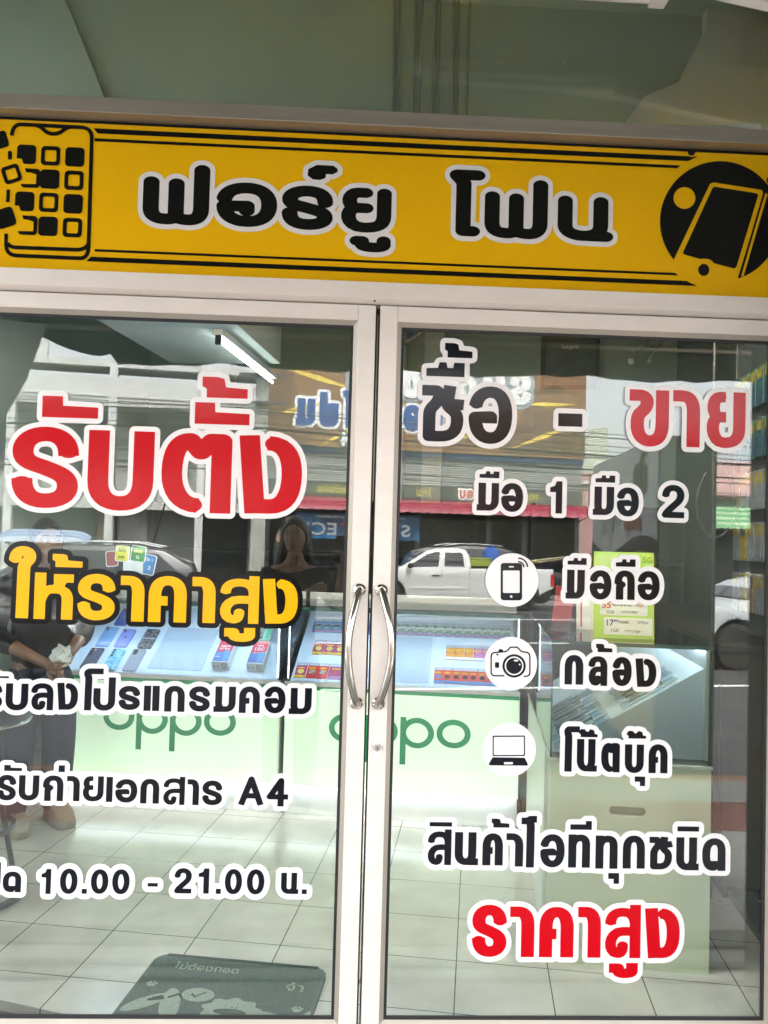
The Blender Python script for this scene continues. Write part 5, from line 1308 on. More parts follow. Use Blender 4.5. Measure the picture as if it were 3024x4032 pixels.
sb = uvthing('shop_building', 'wide two-storey shop building across the street with grey louvres and dark grilles', 'building', 6, V0)
def bx_(u0, u1, y0, y1, z0, z1): return MB().box(u0 - 6, u1 - 6, y0, y1, z0, z1)
bx_(.82, 11.0, -8, -1.5, -.3, 4.0).build('wall', mat('dim_wall', (.16, .16, .15), .8, var=.1, scale=1), sb)
bx_(.82, 11.0, -8, -.2, 4.0, 6.7).build('wall', gw_, sb)
bx_(.82, 11.02, -.19, .06, 3.95, 4.10).build('blue_strip', mat('blue_strip_paint', (.06, .13, .34), .5), sb)
bx_(.82, 11.0, -1.49, .0, 3.08, 3.94).build('louvre', wavy('grey_louvre', (.16, .165, .155), (.30, .30, .28), 4.5, 'Z', .5), sb)
bx_(.82, 11.0, -.02, .03, 2.62, 3.07).build('fascia_board', mat('dark_fascia', (.085, .09, .075), .6, var=.15), sb)
blk = mat('shop_interior_dark', (.018, .02, .02), .8); grl = mat('black_grille', (.012, .012, .013), .5); gr2 = mat('grille_grey', (.09, .10, .10), .5, .5)
bx_(.82, 11.0, -1.49, -1.4, -.3, 2.61).build('shutter', mat('dim_shop_front', (.045, .05, .05), .5, var=.4, scale=1.5), sb)  # dark sheet stands in for the unlit shop interior behind the grilles
for u in (.95, 3.35, 5.6, 7.9, 9.1, 10.9): bx_(u - .08, u + .08, -1.39, -.1, -.3, 2.61).build('post', gr2, sb)
for a, b in ((1.1, 3.2), (3.5, 5.5), (5.75, 7.75)):
    g_ = MB()
    for u in np.arange(a, b, .16): g_.box(u - 6.008, u - 5.992, -.5, -.48, -.3, 2.4)
    for z in np.arange(-.2, 2.4, .17): g_.box(a - 6, b - 6, -.479, -.46, z - .008, z + .008)
    g_.build('grille', gr2, sb)
bx_(8.0, 10.8, -.9, -.85, -.3, 2.5).build('curtain', wavy('dark_curtain', (.012, .012, .014), (.055, .055, .06), 3.2, 'X', .8), sb)
bbd = uvthing('billboard', 'orange brown billboard with blue mirrored words and yellow streaks above the shop across the street', 'billboard', 6, V0 + .07, 4.11)
MB().box(-5.15, 4.98, 0, .14, 0, 3.6).build('panel', patch('billboard_print', [(.15, .085, .045), (.24, .12, .055), (.28, .155, .065), (.17, .095, .05)], .55, .5, False), bbd)
stk = mat('yellow_streak', (.80, .58, .10), .4, var=.2); brk = mat('brown_wedge', (.13, .075, .03), .5)
for (x0, z0, x1, z1, wd) in ((-4.9, 2.35, -2.4, 1.75, .09), (-4.9, .9, -3.4, 1.35, .10), (-3.6, -.0, -1.9, 1.0, .09), (2.6, 1.65, 4.7, 1.75, .07), (2.4, .2, 4.9, 1.2, .08), (.2, .3, 2.3, .9, .06)):
    MB().prism([(x0, .141, z0), ((x0 + x1) / 2, .141, (z0 + z1) / 2 - wd), (x1, .141, z1), ((x0 + x1) / 2, .141, (z0 + z1) / 2 + wd)], [(x0, .147, z0), ((x0 + x1) / 2, .147, (z0 + z1) / 2 - wd), (x1, .147, z1), ((x0 + x1) / 2, .147, (z0 + z1) / 2 + wd)]).build('streak', stk, bbd)
MB().prism([(2.5, .1405, .1), (4.98, .1405, .1), (4.98, .1405, 1.0)], [(2.5, .144, .1), (4.98, .144, .1), (4.98, .144, 1.0)]).build('wedge', brk, bbd)
MB().prism([(3.1, .1405, 2.0), (4.6, .1405, 2.1), (3.9, .1405, 2.35)], [(3.1, .144, 2.0), (4.6, .144, 2.1), (3.9, .144, 2.35)]).build('wedge', brk, bbd)
bl1 = mat('billboard_blue', (.03, .09, .30), .4, var=.1); grn_ = mat('dark_green_ink', (.02, .15, .1), .5)
thai('lettering', 'มือถือโฟน', .80, bl1, bbd, (-2.1, .16, .62), sw=.30, ol=.09, backmat=M['white'], res=.03, thick=.02)
thai('lettering', 'รับซื้อขาย', 1.0, M['white'], bbd, (.1, .17, 1.62), sw=.30, ol=.14, backmat=mat('billboard_grey', (.33, .36, .38), .5), res=.035, thick=.02)
thai('lettering', '052 4', .42, M['white'], bbd, (-2.2, .17, .05), sw=.25, ol=.05, backmat=grn_, res=.03, thick=.02)
fs = uvthing('fascia_sign', 'dim yellow and red shop lettering on the dark fascia above the red awning', 'sign', 6, V0 + .032, 2.62)
MB().box(-4.6, 4.8, 0, .02, .03, .44).build('board', mat('fascia_sign_board', (.07, .075, .06), .6), fs)
fy = mat('fascia_yellow', (.50, .45, .08), .5); frd = mat('fascia_red', (.45, .10, .05), .5)
thai('lettering', 'ฟิล์มมือถือ', .2, fy, fs, (-3.0, .03, .11), sw=.22, res=.012, thick=.01)
thai('lettering', 'ใหม่', .22, fy, fs, (-.3, .03, .11), sw=.22, res=.012, thick=.01)
thai('lettering', 'กรอบ', .27, frd, fs, (1.3, .03, .10), sw=.24, ol=.05, backmat=M['white'], res=.014, thick=.01)
thai('lettering', 'เคส', .24, fy, fs, (3.2, .03, .10), sw=.22, res=.012, thick=.01)
ra = uvthing('shop_awning', 'red corrugated metal awning running along the shop front across the street', 'awning', 6, V0, 2.2)
rings = []
for i in range(121):
    x = -5.2 + 10.3 * i / 120; d = .018 * math.sin(i * 1.7)
    rings.append([(x, 0, .42 + d), (x, .55, .34 + d), (x, .9, .18 + d), (x, 1.0, .0 + d), (x, .985, .0 + d), (x, .88, .165 + d), (x, .54, .325 + d), (x, 0, .40 + d)])
MB().loft(rings).build('roof_sheet', mat('red_sheet', (.28, .022, .045), .45, var=.12, scale=3, dirt=.3), ra, smooth=True)
for x in (-5.0, -1.7, 1.8, 4.9): MB().tube([(x, 0, -.1), (x, .9, .08)], .02, 6).build('bracket', gr2, ra)
bs_ = uvthing('banner_sign', 'blue shop sign with silver capital letters under the red awning', 'sign', 3.65, V0 + .45, 1.35)
MB().box(-1.9, 1.85, 0, .06, 0, .75).build('panel', patch('banner_blue', [(.008, .03, .08), (.01, .06, .16), (.03, .20, .42), (.01, .08, .2)], 1.1, .3, False), bs_)
slv = mat('silver_letter', (.62, .64, .67), .3, .3)
for ch, x, c_ in (('S', 1.42, slv), ('M', .98, slv), ('A', .52, slv), ('R', .06, slv), ('T', -.40, mat('red_letter', (.5, .03, .03), .4)), ('E', -.82, slv), ('C', -1.22, slv)):
    latin('lettering', ch, .50, c_, bs_, (x, .067, .27), (PI / 2, 0, PI), .006, squash=1.25, bold=.012)
latin('lettering', '\u00ae', .16, slv, bs_, (-1.55, .067, .42), (PI / 2, 0, PI), .004)
thai('lettering', 'ศูนย์บริการเคลือบแก้ว', .065, M['white'], bs_, (-.9, .066, .62), sw=.2, res=.006, thick=.004)
thai('lettering', 'มาตรฐาน', .065, M['white'], bs_, (1.2, .066, .62), sw=.2, res=.006, thick=.004)
# printed man in a dinner jacket on the end of that sign
pst = uvthing('poster_figure', 'cut-out board of a man with a red bow tie beside the blue sign', 'poster', 1.55, V0 + .47, .35)
def pfig(name, pts, m_, y): MB().prism([(x, y, z) for x, z in pts], [(x, y + .012, z) for x, z in pts]).build(name, m_, pst)
pfig('jacket', [(-.42, 0), (.30, 0), (.34, .9), (.25, 1.25), (.08, 1.38), (-.10, 1.38), (-.30, 1.25), (-.42, .8)], mat('poster_jacket', (.02, .03, .025), .4), 0)
pfig('shirt', [(-.06, 1.36), (.10, 1.36), (.04, .95)], M['white'], .0125)
pfig('bow_tie', [(-.08, 1.28), (.02, 1.25), (.12, 1.30), (.11, 1.16), (.02, 1.20), (-.08, 1.15)], frd, .026)
pfig('face', [(.02 + .125 * math.cos(t), 1.56 + .18 * math.sin(t)) for t in [2 * PI * i / 20 for i in range(20)]], mat('poster_face', (.45, .28, .2), .5), .0126)
pfig('hair', [(.02 + .14 * math.cos(t), 1.60 + .19 * math.sin(t)) for t in [PI * i / 14 for i in range(15)]], M['hair'], .026)
pfig('hand', [(-.34, .86), (-.20, .86), (-.18, .98), (-.27, 1.05), (-.24, 1.20), (-.30, 1.20), (-.36, 1.02)], mat('poster_face', (.45, .28, .2)), .0127)
pb = uvthing('louvred_building', 'pale building with cream louvred upper wall right of the billboard', 'building', 12.0, -24.0)
MB().box(-.9, .9, -6, 0, -.3, 3.9).build('wall', mat('pink_render', (.44, .26, .24), .8, var=.05, dirt=.3), pb)
MB().prism([(-.9, 0, 3.9), (.9, 0, 3.9), (.9, 0, 5.55), (-.9, 0, 5.25)], [(-.9, -6, 3.9), (.9, -6, 3.9), (.9, -6, 5.55), (-.9, -6, 5.25)]).build('louvre', wavy('cream_louvre', (.40, .42, .32), (.62, .63, .52), 5.5, 'Z', .6), pb)
MB().box(-.92, .92, -.0, .1, 3.5, 3.58).build('string_course', wr, pb)
gh = uvthing('roadside_house', 'low house with pink roof and green striped awning at the far right', 'house', 17.6, -24.5)
MB().box(-2.4, 3, -5, 0, -.3, 3.3).build('wall', mat('grey_wash', (.30, .32, .29), .8, var=.08, dirt=.3), gh)
MB().prism([(-2.6, .3, 3.3), (3.2, .3, 3.3), (3.2, -2.5, 4.9), (-2.6, -2.5, 4.9)], [(-2.6, .25, 3.2), (3.2, .25, 3.2), (3.2, -2.5, 4.75), (-2.6, -2.5, 4.75)]).build('roof', wavy('pink_roof', (.34, .20, .18), (.46, .30, .27), 4, 'X', .7), gh)
rings = []
for i in range(61):
    x = -2.2 + 4.6 * i / 60; d = .02 * math.sin(i * 1.9)
    rings.append([(x, .01, 2.95 + d), (x, .9, 2.6 + d), (x, 1.5, 2.1 + d), (x, 1.49, 2.08 + d), (x, .89, 2.58 + d), (x, .01, 2.93 + d)])
MB().loft(rings).build('awning', wavy('green_awning', (.10, .30, .13), (.32, .44, .27), 1.6, 'Z', .5), gh, smooth=True)
MB().box(-2.0, 2.6, .01, .05, -.3, 2.0).build('shutter', mat('dim_shop_front', (.045, .05, .05)), gh)
bc = uvthing('market_canopy', 'small blue and white fabric canopy on poles before the shophouse', 'canopy', -4.9, -20.3, -.32)
rings = []
for i in range(25):
    x = -1.15 + 2.3 * i / 24; e_ = abs(x) / 1.15; h0 = 1.72 - .16 * e_ ** 6
    rings.append([(x, .7, 1.40 - .03 * (i % 2)), (x, .62, h0 - .18), (x, 0, h0), (x, -.7, h0 - .25), (x, -.7, h0 - .27), (x, 0, h0 - .02), (x, .61, h0 - .20), (x, .695, 1.40 - .03 * (i % 2))])
MB().loft(rings).build('fabric', wavy('blue_white_canvas', (.14, .24, .42), (.42, .48, .55), 1.2, 'Y', .7, dist=2.0), bc, smooth=True)
for x in (-1.05, 1.05):
    for y in (-.6, .6): MB().tube([(x, y, 0), (x, y, 1.42)], .018, 8).build('pole', M['silver'], bc)
# utility pole and overhead cables
up = uvthing('utility_pole', 'stained concrete utility pole with brackets standing between the shophouse and the billboard', 'pole', .40, -15.5, -.46)
MB().prism([(-.17, -.12, 0), (.17, -.12, 0), (.17, .12, 0), (-.17, .12, 0)], [(-.11, -.08, 9), (.11, -.08, 9), (.11, .08, 9), (-.11, .08, 9)]).build('shaft', mat('pole_concrete', (.40, .39, .35), .8, var=.12, scale=4, bump=.2, dirt=.6, dirtcol=(.12, .11, .1)), up, bevel=.02)
for z in (3.9, 4.7, 5.3, 7.6): MB().box(-.5, .5, .125, .18, z, z + .06).build('crossarm', gr2, up)
MB().box(-.16, .16, .19, .40, 5.4, 5.9).build('junction_box', gr2, up, bevel=.01)
wire = M['rubber']
for i in range(14):
    z = 2.85 + .10 * i + random.uniform(-.05, .05); v_ = -15.3 + .05 * (i % 4); sg = random.uniform(.12, .40)
    pts = []
    for t in np.linspace(-1, 1, 41):
        u = .4 + 26 * t; fr = abs((26 * t / 13) % 2 - 1) if abs(t) < 1 else 1
        q = (26 * abs(t)) % 26 / 26
        pts.append((u, v_, z - sg * 4 * q * (1 - q)))
    o = MB().tube(pts, .009 + .005 * (i % 3 == 0), 5).build('overhead_cable', wire, None); place(o, 0, 0)
    tag(o, 'black cable strung along the street between the poles', 'cable', 'overhead cables along the street')
pts = [P_(-1.0, -15.4, 4.2 - .0), P_(-1.4, -15.3, 2.6), P_(-1.7, -15.2, 1.4), P_(-2.0, -15.2, .3)]
tag(MB().tube([(p[0], p[1], p[2]) for p in pts], .02, 6).build('cable', wire, None, smooth=True), 'black cable hanging down loose left of the utility pole', 'cable')

# food stall: tall board with writing, near the shop on the right
fsx = thing('food_stall', 'tall grey stall panel with big mirrored letters and a yellow wave at its foot', 'stall', (2.35, -4.8, -.45))
def stall_pt(t, z): return (2.22 + .26 * t, -3.56 - 2.44 * t, z)
nx_, ny_ = -2.44 / 2.454, -.26 / 2.454
wb(MB().prism([(2.22, -3.56, -.45), (2.48, -6.0, -.45), (2.86, -5.96, -.45), (2.62, -3.52, -.45)], [(2.22, -3.56, 2.2), (2.48, -6.0, 2.2), (2.86, -5.96, 2.2), (2.62, -3.52, 2.2)]), 'body', mat('stall_green', (.06, .075, .06), .6, var=.1), fsx)
def stall_sheet(name, pts, m_, off, mirrored=False):
    a = [(stall_pt(t, z)[0] + nx_ * off, stall_pt(t, z)[1] + ny_ * off, z) for t, z in pts]; b = [(stall_pt(t, z)[0] + nx_ * (off + .004), stall_pt(t, z)[1] + ny_ * (off + .004), z) for t, z in pts]
    return wb(MB().prism(a, b), name, m_, fsx)
stall_sheet('panel', [(.01, -.2), (.99, -.2), (.99, 2.19), (.01, 2.19)], mat('stall_grey', (.50, .52, .51), .5, var=.05), .001)
wave = [(t, 1.30 + .08 * math.sin(6.3 * t + .4)) for t in np.linspace(.01, .99, 24)]
stall_sheet('dark_wave', [(.01, -.2), (.99, -.2)] + [(t, z + .10) for t, z in wave[::-1]], mat('stall_dark_wave', (.04, .05, .04), .5), .0055)
stall_sheet('yellow_wave', [(.01, -.2), (.99, -.2)] + [(t, z - .02) for t, z in wave[::-1]], mat('stall_yellow', (.42, .28, .02), .5), .010)
def stall_text(s, h, t0, z, m_, ol, bm_):
    q = stall_pt(t0, z); rz_ = math.atan2(-.26, 2.44)  # board faces -x
    o = thai('lettering', s, h, m_, None, (0, 0, 0), rz=0, sw=.24, ol=ol, backmat=bm_, res=.012, thick=.003) if ol == 0 else thai('lettering', s, h, m_, None, (0, 0, 0), rz=0, sw=.24, ol=0, res=.012, thick=.003)
    o.location = (q[0] + nx_ * .018, q[1] + ny_ * .018, z); o.rotation_euler = (0, 0, -PI / 2 + math.atan2(.26, 2.44))
    return wparent(o, fsx)
sg_ = mat('stall_letter_pale', (.52, .55, .50), .5); so_ = mat('stall_letter_orange', (.42, .20, .08), .5); sk_ = mat('stall_ink', (.04, .045, .045), .5)
stall_text('ปัง', .26, .22, 1.80, sk_, 0, None); stall_text('มุ', .22, .62, 1.72, so_, 0, None)
stall_text('นมสด', .15, .70, 1.50, sg_, 0, None); stall_text('ราคาถูก', .11, .30, 1.52, so_, 0, None)

# ---------------------------------------------------------------- vehicles
cgl = mat('car_window', (.015, .018, .02), .06, var=.2, coat=.6); tyre = mat('tyre', (.015, .015, .015), .8, bump=.2); rim = mat('wheel_rim', (.40, .41, .42), .3, .8)
tail = mat('tail_lamp', (.45, .01, .015), .15, var=.3, coat=1); hlm = mat('headlamp', (.62, .65, .68), .1, var=.1, coat=1); trim = mat('black_trim', (.012, .012, .012), .5)
def wheel(t, x, y, r=.37):
    s = 1 if y > 0 else -1
    w_ = MB().lathe((x, y, r), [(.22, -.10), (r - .02, -.10), (r, -.07), (r, .07), (r - .02, .10), (.22, .10)], 28, 'y').build('wheel', tyre, t, smooth=True)
    g_ = MB().lathe((x, y, r), [(.001, s * .06), (.06, s * .09), (.07, s * .07), (.21, s * .085), (.225, s * .10), (.225, s * .05)], 28, 'y'); g_.build('rim', rim, w_, smooth=True)
def sidewin(t, pts, hw0, hw1, zlo, zhi, parent=None):
    """window panes laid on both sloping sides"""
    for s in (1, -1):
        f = lambda z: s * (hw0 + (hw1 - hw0) * (z - zlo) / (zhi - zlo))
        MB().prism([(x, f(z) + s * .002, z) for x, z in pts], [(x, f(z) + s * .010, z) for x, z in pts]).build('window', cgl, t)
def body_loft(t, name, pts, m_, hws):
    """side outline pts (x,z) carried across with width hws(z)"""
    a = [(x, hws(z), z) for x, z in pts]; b = [(x, -hws(z), z) for x, z in pts]
    return MB().prism(a, b).build(name, m_, t, bevel=.025, bseg=3, smooth=True)
def arch(cx, r, z0, n=8): return [(cx + r * math.cos(t), z0 + r * math.sin(t)) for t in [PI - PI * i / n for i in range(n + 1)]]
tk = uvthing('pickup_truck', 'white extended cab pickup truck loaded with crates, parked across the street', 'pickup', 5.7, -19.15, -.45, group=None)
tw_ = mat('truck_white', (.70, .70, .67), .3, var=.02, coat=.6)
low = [(-2.75, .42), (-2.78, .75), (-2.62, .98), (-1.45, 1.09), (2.78, 1.13), (2.80, .62), (2.45, .45)] + [(x, z) for x, z in arch(1.95, .45, .38)][::-1] + [(1.4, .30), (-1.25, .30)] + [(x, z) for x, z in arch(-1.75, .45, .38)][::-1] + [(-2.3, .38)]
body_loft(tk, 'body', low, tw_, lambda z: .86 - .03 * abs(z - .75))
cabp = [(-1.52, 1.07), (-.72, 1.55), (-.45, 1.62), (.12, 1.65), (.34, 1.60), (.44, 1.45), (.46, 1.10)]
hwf = lambda z: .84 - .20 * max(0, (z - 1.07)) / .58
body_loft(tk, 'cab', cabp, tw_, hwf)
for pts in ([(-1.28, 1.13), (-.72, 1.47), (-.50, 1.53), (-.38, 1.53), (-.44, 1.15)], [(-.28, 1.16), (-.24, 1.52), (.20, 1.53), (.26, 1.45), (.27, 1.16)]): sidewin(tk, pts, .842, .64, 1.07, 1.65)
for x in (-.36, .40):
    for s in (1, -1): MB().box(x - .006, x + .006, s * .852, s * .858, .42, 1.10).build('door_gap', trim, tk)
for s in (1, -1):
    MB().box(-.62, -.42, s * .858, s * .885, .90, .935).build('door_handle', trim, tk, bevel=.006)
    MB().ell((-1.22, s * .95, 1.16), .09, .06, .075, 10, 8).build('mirror', trim, tk, smooth=True)
    MB().box(2.70, 2.815, s * .72, s * .862, .66, 1.00).build('tail_lamp', tail, tk, bevel=.015)
    MB().box(-2.72, -2.50, s * .55, s * .865, .72, .90).build('headlamp', hlm, tk, bevel=.02)
    for x in (1.95, -1.75): wheel(tk, x, s * .76, .37)
    MB().box(-1.2, .3, s * .853, s * .872, .56, .62).build('side_moulding', tw_, tk, bevel=.006)
MB().box(.55, 2.72, -.74, .74, 1.14, 1.155).build('bed_rim', trim, tk)
MB().prism([(-1.40, -.70, 1.135), (-1.40, .70, 1.135), (-.76, .60, 1.535), (-.76, -.60, 1.535)], [(-1.43, -.70, 1.145), (-1.43, .70, 1.145), (-.79, .60, 1.545), (-.79, -.60, 1.545)]).build('windscreen', cgl, tk)
crg = uvthing('plastic_crate', 'lime green plastic crate on the bed of the white pickup', 'crate', 6.45, -18.75, .715)
MB().box(-.33, .33, -.25, .25, 0, .20).build('tub', mat('lime_plastic', (.30, .36, .06), .5), crg, bevel=.02); MB().box(-.35, .35, -.27, .27, .1995, .225).build('rim', mat('lime_plastic', (.30, .36, .06)), crg, bevel=.008)
cr2 = uvthing('plastic_crate', 'mustard yellow crate near the tail of the white pickup', 'crate', 7.65, -18.75, .715)
MB().box(-.30, .30, -.25, .25, 0, .16).build('tub', mat('mustard_plastic', (.45, .28, .04), .5), cr2, bevel=.02); MB().box(-.32, .32, -.27, .27, .1595, .18).build('rim', mat('mustard_plastic', (.45, .28, .04)), cr2, bevel=.008)
bg_ = uvthing('blue_bag', 'bright blue sack standing behind the crates on the white pickup', 'bag', 7.0, -19.2, .715)
MB().lathe((0, 0, 0), [(.01, 0), (.24, .02), (.27, .2), (.22, .42), (.10, .5), (.14, .58), (.01, .56)], 14).build('sack', mat('blue_plastic', (.02, .10, .42), .5, bump=.4, bscale=20), bg_, smooth=True)
for i, (a, b) in enumerate((((7.0, .76), (8.9, 1.02)), ((7.4, .74), (9.0, .98)), ((7.2, .73), (8.7, .93)))):
    q0, q1 = W(a[0], -18.6 - .06 * i, a[1]), W(b[0], -18.6 - .06 * i, b[1])
    tag(MB().tube([q0, q1], .018, 8).build('bamboo_pole', mat('bamboo', (.55, .45, .26), .6), None, smooth=True), 'pale bamboo pole sticking out over the tail of the white pickup', 'pole', 'poles on the white pickup')

def suv(label, u, v_, z, paint, rz=0.0, roof=1.62):
    t = uvthing('parked_car', label, 'car', u, v_, z, rz)
    low = [(-2.25, .40), (-2.28, .72), (-2.1, .92), (-1.15, 1.02), (2.12, 1.06), (2.22, .75), (2.18, .42), (1.85, .36)] + arch(1.40, .42, .36)[::-1] + [(.9, .28), (-.95, .28)] + arch(-1.42, .42, .36)[::-1] + [(-1.9, .36)]
    body_loft(t, 'body', low, paint, lambda q: .86 - .04 * abs(q - .7))
    k = roof
    top = [(-1.2, 1.0), (-.55, k - .12), (-.1, k - .02), (.9, k), (1.55, k - .08), (2.02, 1.28), (2.10, 1.02)]
    hw_ = lambda q: .83 - .20 * max(0, q - 1.0) / (k - 1.0)
    body_loft(t, 'cabin', top, paint, hw_)
    a = k - .10
    for pts in ([(-.95, 1.06), (-.45, a - .08), (-.02, a), (.06, 1.07)], [(.14, 1.07), (.10, a), (.92, a), (.98, 1.08)], [(1.06, 1.09), (1.0, a), (1.45, a - .04), (1.78, 1.20), (1.70, 1.10)]): sidewin(t, pts, .832, .63, 1.0, k)
    MB().prism([(-1.08, -.68, 1.06), (-1.08, .68, 1.06), (-.56, .60, k - .16), (-.56, -.60, k - .16)], [(-1.11, -.68, 1.07), (-1.11, .68, 1.07), (-.59, .60, k - .15), (-.59, -.60, k - .15)]).build('windscreen', cgl, t)
    for s in (1, -1):
        MB().box(2.0, 2.24, s * .62, s * .86, .86, 1.08).build('tail_lamp', tail, t, bevel=.02)
        MB().box(-2.24, -1.98, s * .52, s * .85, .70, .86).build('headlamp', hlm, t, bevel=.02)
        MB().tube([(-.3, s * .52, k + .005), (.3, s * .53, k + .045), (1.1, s * .53, k + .04), (1.5, s * .52, k - .03)], .015, 8).build('roof_rail', rim, t, smooth=True)
        MB().ell((-.92, s * .94, 1.08), .08, .07, .06, 10, 8).build('mirror', paint, t, smooth=True)
        for x in (.02, 1.02): MB().box(x + .08, x + .22, s * .853, s * .874, .90, .925).build('door_handle', rim, t)
        for x in (1.40, -1.42): wheel(t, x, s * .76, .35)
    MB().box(2.2, 2.235, -.26, .26, .58, .70).build('number_plate', M['plastic_w'], t)
    return t
cb_l = mat('car_charcoal', (.03, .032, .035), .25, var=.1, coat=.8)
suv('charcoal hatchback with roof rails parked in the near lane', -2.85, -12.6, -.45, cb_l)
suv('black estate car with roof rails parked beyond the white pickup', 7.5, -21.05, -.40, mat('car_black', (.012, .012, .014), .2, coat=.8), PI, 1.66)
suv('silver white car parked at the right before the scooter', 8.75, -9.6, -.45, mat('car_silver', (.52, .54, .55), .3, var=.02, coat=.7), 0.0, 1.42)
suv('black saloon car nearest the shop at the left', -4.05, -7.6, -.45, mat('car_black', (.012, .012, .014)), PI, 1.45)
# scooter
sc = uvthing('scooter', 'white and dark scooter with a number plate, parked behind the silver white car', 'scooter', 8.45, -11.7, -.45, R(60))
for x in (-.62, .62):
    MB().torus((x, 0, .27), .215, .055, 'y', 24, 8).build('wheel', tyre, sc, smooth=True); MB().lathe((x, 0, .27), [(.001, -.04), (.05, -.04), (.05, .04), (.001, .04)], 14, 'y').build('hub', rim, sc)
MB().loft([[(-.30, -.10, .30), (-.30, .10, .30), (-.30, .10, .42), (-.30, -.10, .42)], [(.2, -.13, .34), (.2, .13, .34), (.2, .14, .62), (.2, -.14, .62)], [(.85, -.08, .60), (.85, .08, .60), (.85, .08, .80), (.85, -.08, .80)]]).build('body', M['plastic_w'], sc, bevel=.03, smooth=True)
MB().loft([[(-.60, -.05, .40), (-.60, .05, .40), (-.50, .06, .38), (-.50, -.06, .38)], [(-.42, -.20, .62), (-.42, .20, .62), (-.33, .20, .62), (-.33, -.20, .62)], [(-.30, -.12, 1.00), (-.30, .12, 1.00), (-.22, .12, 1.0), (-.22, -.12, 1.0)]]).build('leg_shield', M['plastic_k'], sc, bevel=.02, smooth=True)
MB().rbox(-.02, .78, -.13, .13, .72, .83, .10).build('seat', M['leather'], sc, bevel=.03, smooth=True)
MB().tube([(-.22, -.34, 1.04), (-.27, -.12, 1.0), (-.27, .12, 1.0), (-.22, .34, 1.04)], .018, 8).build('handlebar', trim, sc, smooth=True)
MB().tube([(-.62, .0, .27), (-.36, 0, .8), (-.27, 0, 1.0)], .03, 8).build('fork', rim, sc, smooth=True)
MB().ell((-.42, 0, .93), .07, .09, .08, 12, 8).build('headlamp', hlm, sc, smooth=True)
MB().box(.87, .885, -.10, .10, .42, .56).build('number_plate', M['plastic_w'], sc)
for s in (1, -1): MB().tube([(-.25, s * .26, 1.02), (-.22, s * .32, 1.20)], .007, 6).build('mirror_stem', trim, sc)
for s in (1, -1): MB().ell((-.22, s * .33, 1.23), .015, .06, .04, 10, 6).build('mirror', trim, sc, smooth=True)
cl = uvthing('cloth_stand', 'white cloth draped over a low stand beyond the silver car', 'cloth stand', 9.1, -13.6, -.45)
MB().loft([[(-.30, -.25, 1.25), (.34, -.22, 1.28), (.32, .25, 1.28), (-.30, .24, 1.24)], [(-.36, -.3, 1.7), (.36, -.3, 1.74), (.36, .3, 1.74), (-.36, .3, 1.7)]]).build('cloth', mat('white_cloth', (.70, .70, .67), .8, bump=.4, bscale=8), cl, bevel=.03)
for x in (-.25, .25):
    for y in (-.2, .2): MB().tube([(x, y, 0), (x, y, 1.3)], .02, 6).build('leg', gr2, cl)
MB().box(-.6, .6, -.3, .3, .5, .9).build('shelf', mat('teal_box', (.02, .18, .15), .5), cl)

# ---------------------------------------------------------------- people
def head_mesh(female=False, s=1.0):
    """head centred on the middle of the skull, face towards -y"""
    bm = bmesh.new(); seg, rg = 40, 30; rings = []
    top = bm.verts.new((0, .005 * s, .118 * s)); 
    def pt(a, t):
        n = Vector((math.sin(a) * math.sin(t), -math.sin(a) * math.cos(t), math.cos(a)))   # t = 0 faces -y
        x, y, z = n.x * .074, n.y * .094, n.z * .118
        if n.z < 0:
            k = (-n.z) ** 1.4
            x *= 1 - .36 * k
            if n.y > 0: y *= 1 - .55 * k
            else: y *= 1 - .10 * k
        y += .004
        def bump(cx, cz, rx, rz, d):
            nonlocal y
            if n.y < 0: y -= d * math.exp(-((x - cx) / rx) ** 2 - ((z - cz) / rz) ** 2)
        bump(0, -.022, .011, .022, .019); bump(0, -.033, .015, .008, .008)
        for q in (-1, 1): bump(q * .031, .004, .014, .010, -.011); bump(q * .04, -.03, .02, .02, .003); bump(q * .03, .022, .018, .006, .004)
        bump(0, -.058, .020, .006, .006); bump(0, -.068, .016, .006, .006); bump(0, -.063, .022, .0025, -.004); bump(0, -.098, .018, .014, .006)
        return Vector((x, y, z)) * s
    for i in range(1, rg):
        rings.append([bm.verts.new(pt(PI * i / rg, 2 * PI * k / seg)) for k in range(seg)])
    bot = bm.verts.new(Vector((0, .0, -.112)) * s)
    for k in range(seg):
        j = (k + 1) % seg
        bm.faces.new((top, rings[0][k], rings[0][j])); bm.faces.new((bot, rings[-1][j], rings[-1][k]))
        for a, b in zip(rings, rings[1:]): bm.faces.new((a[k], b[k], b[j], a[j]))
    # ears
    for q in (-1, 1):
        m_ = bmesh.ops.create_uvsphere(bm, u_segments=10, v_segments=8, radius=1)
        for v in m_['verts']: v.co = Vector((q * .074 + v.co.x * .010, .012 + v.co.y * .018, -.012 + v.co.z * .030)) * s
    bmesh.ops.recalc_face_normals(bm, faces=bm.faces)
    return bm

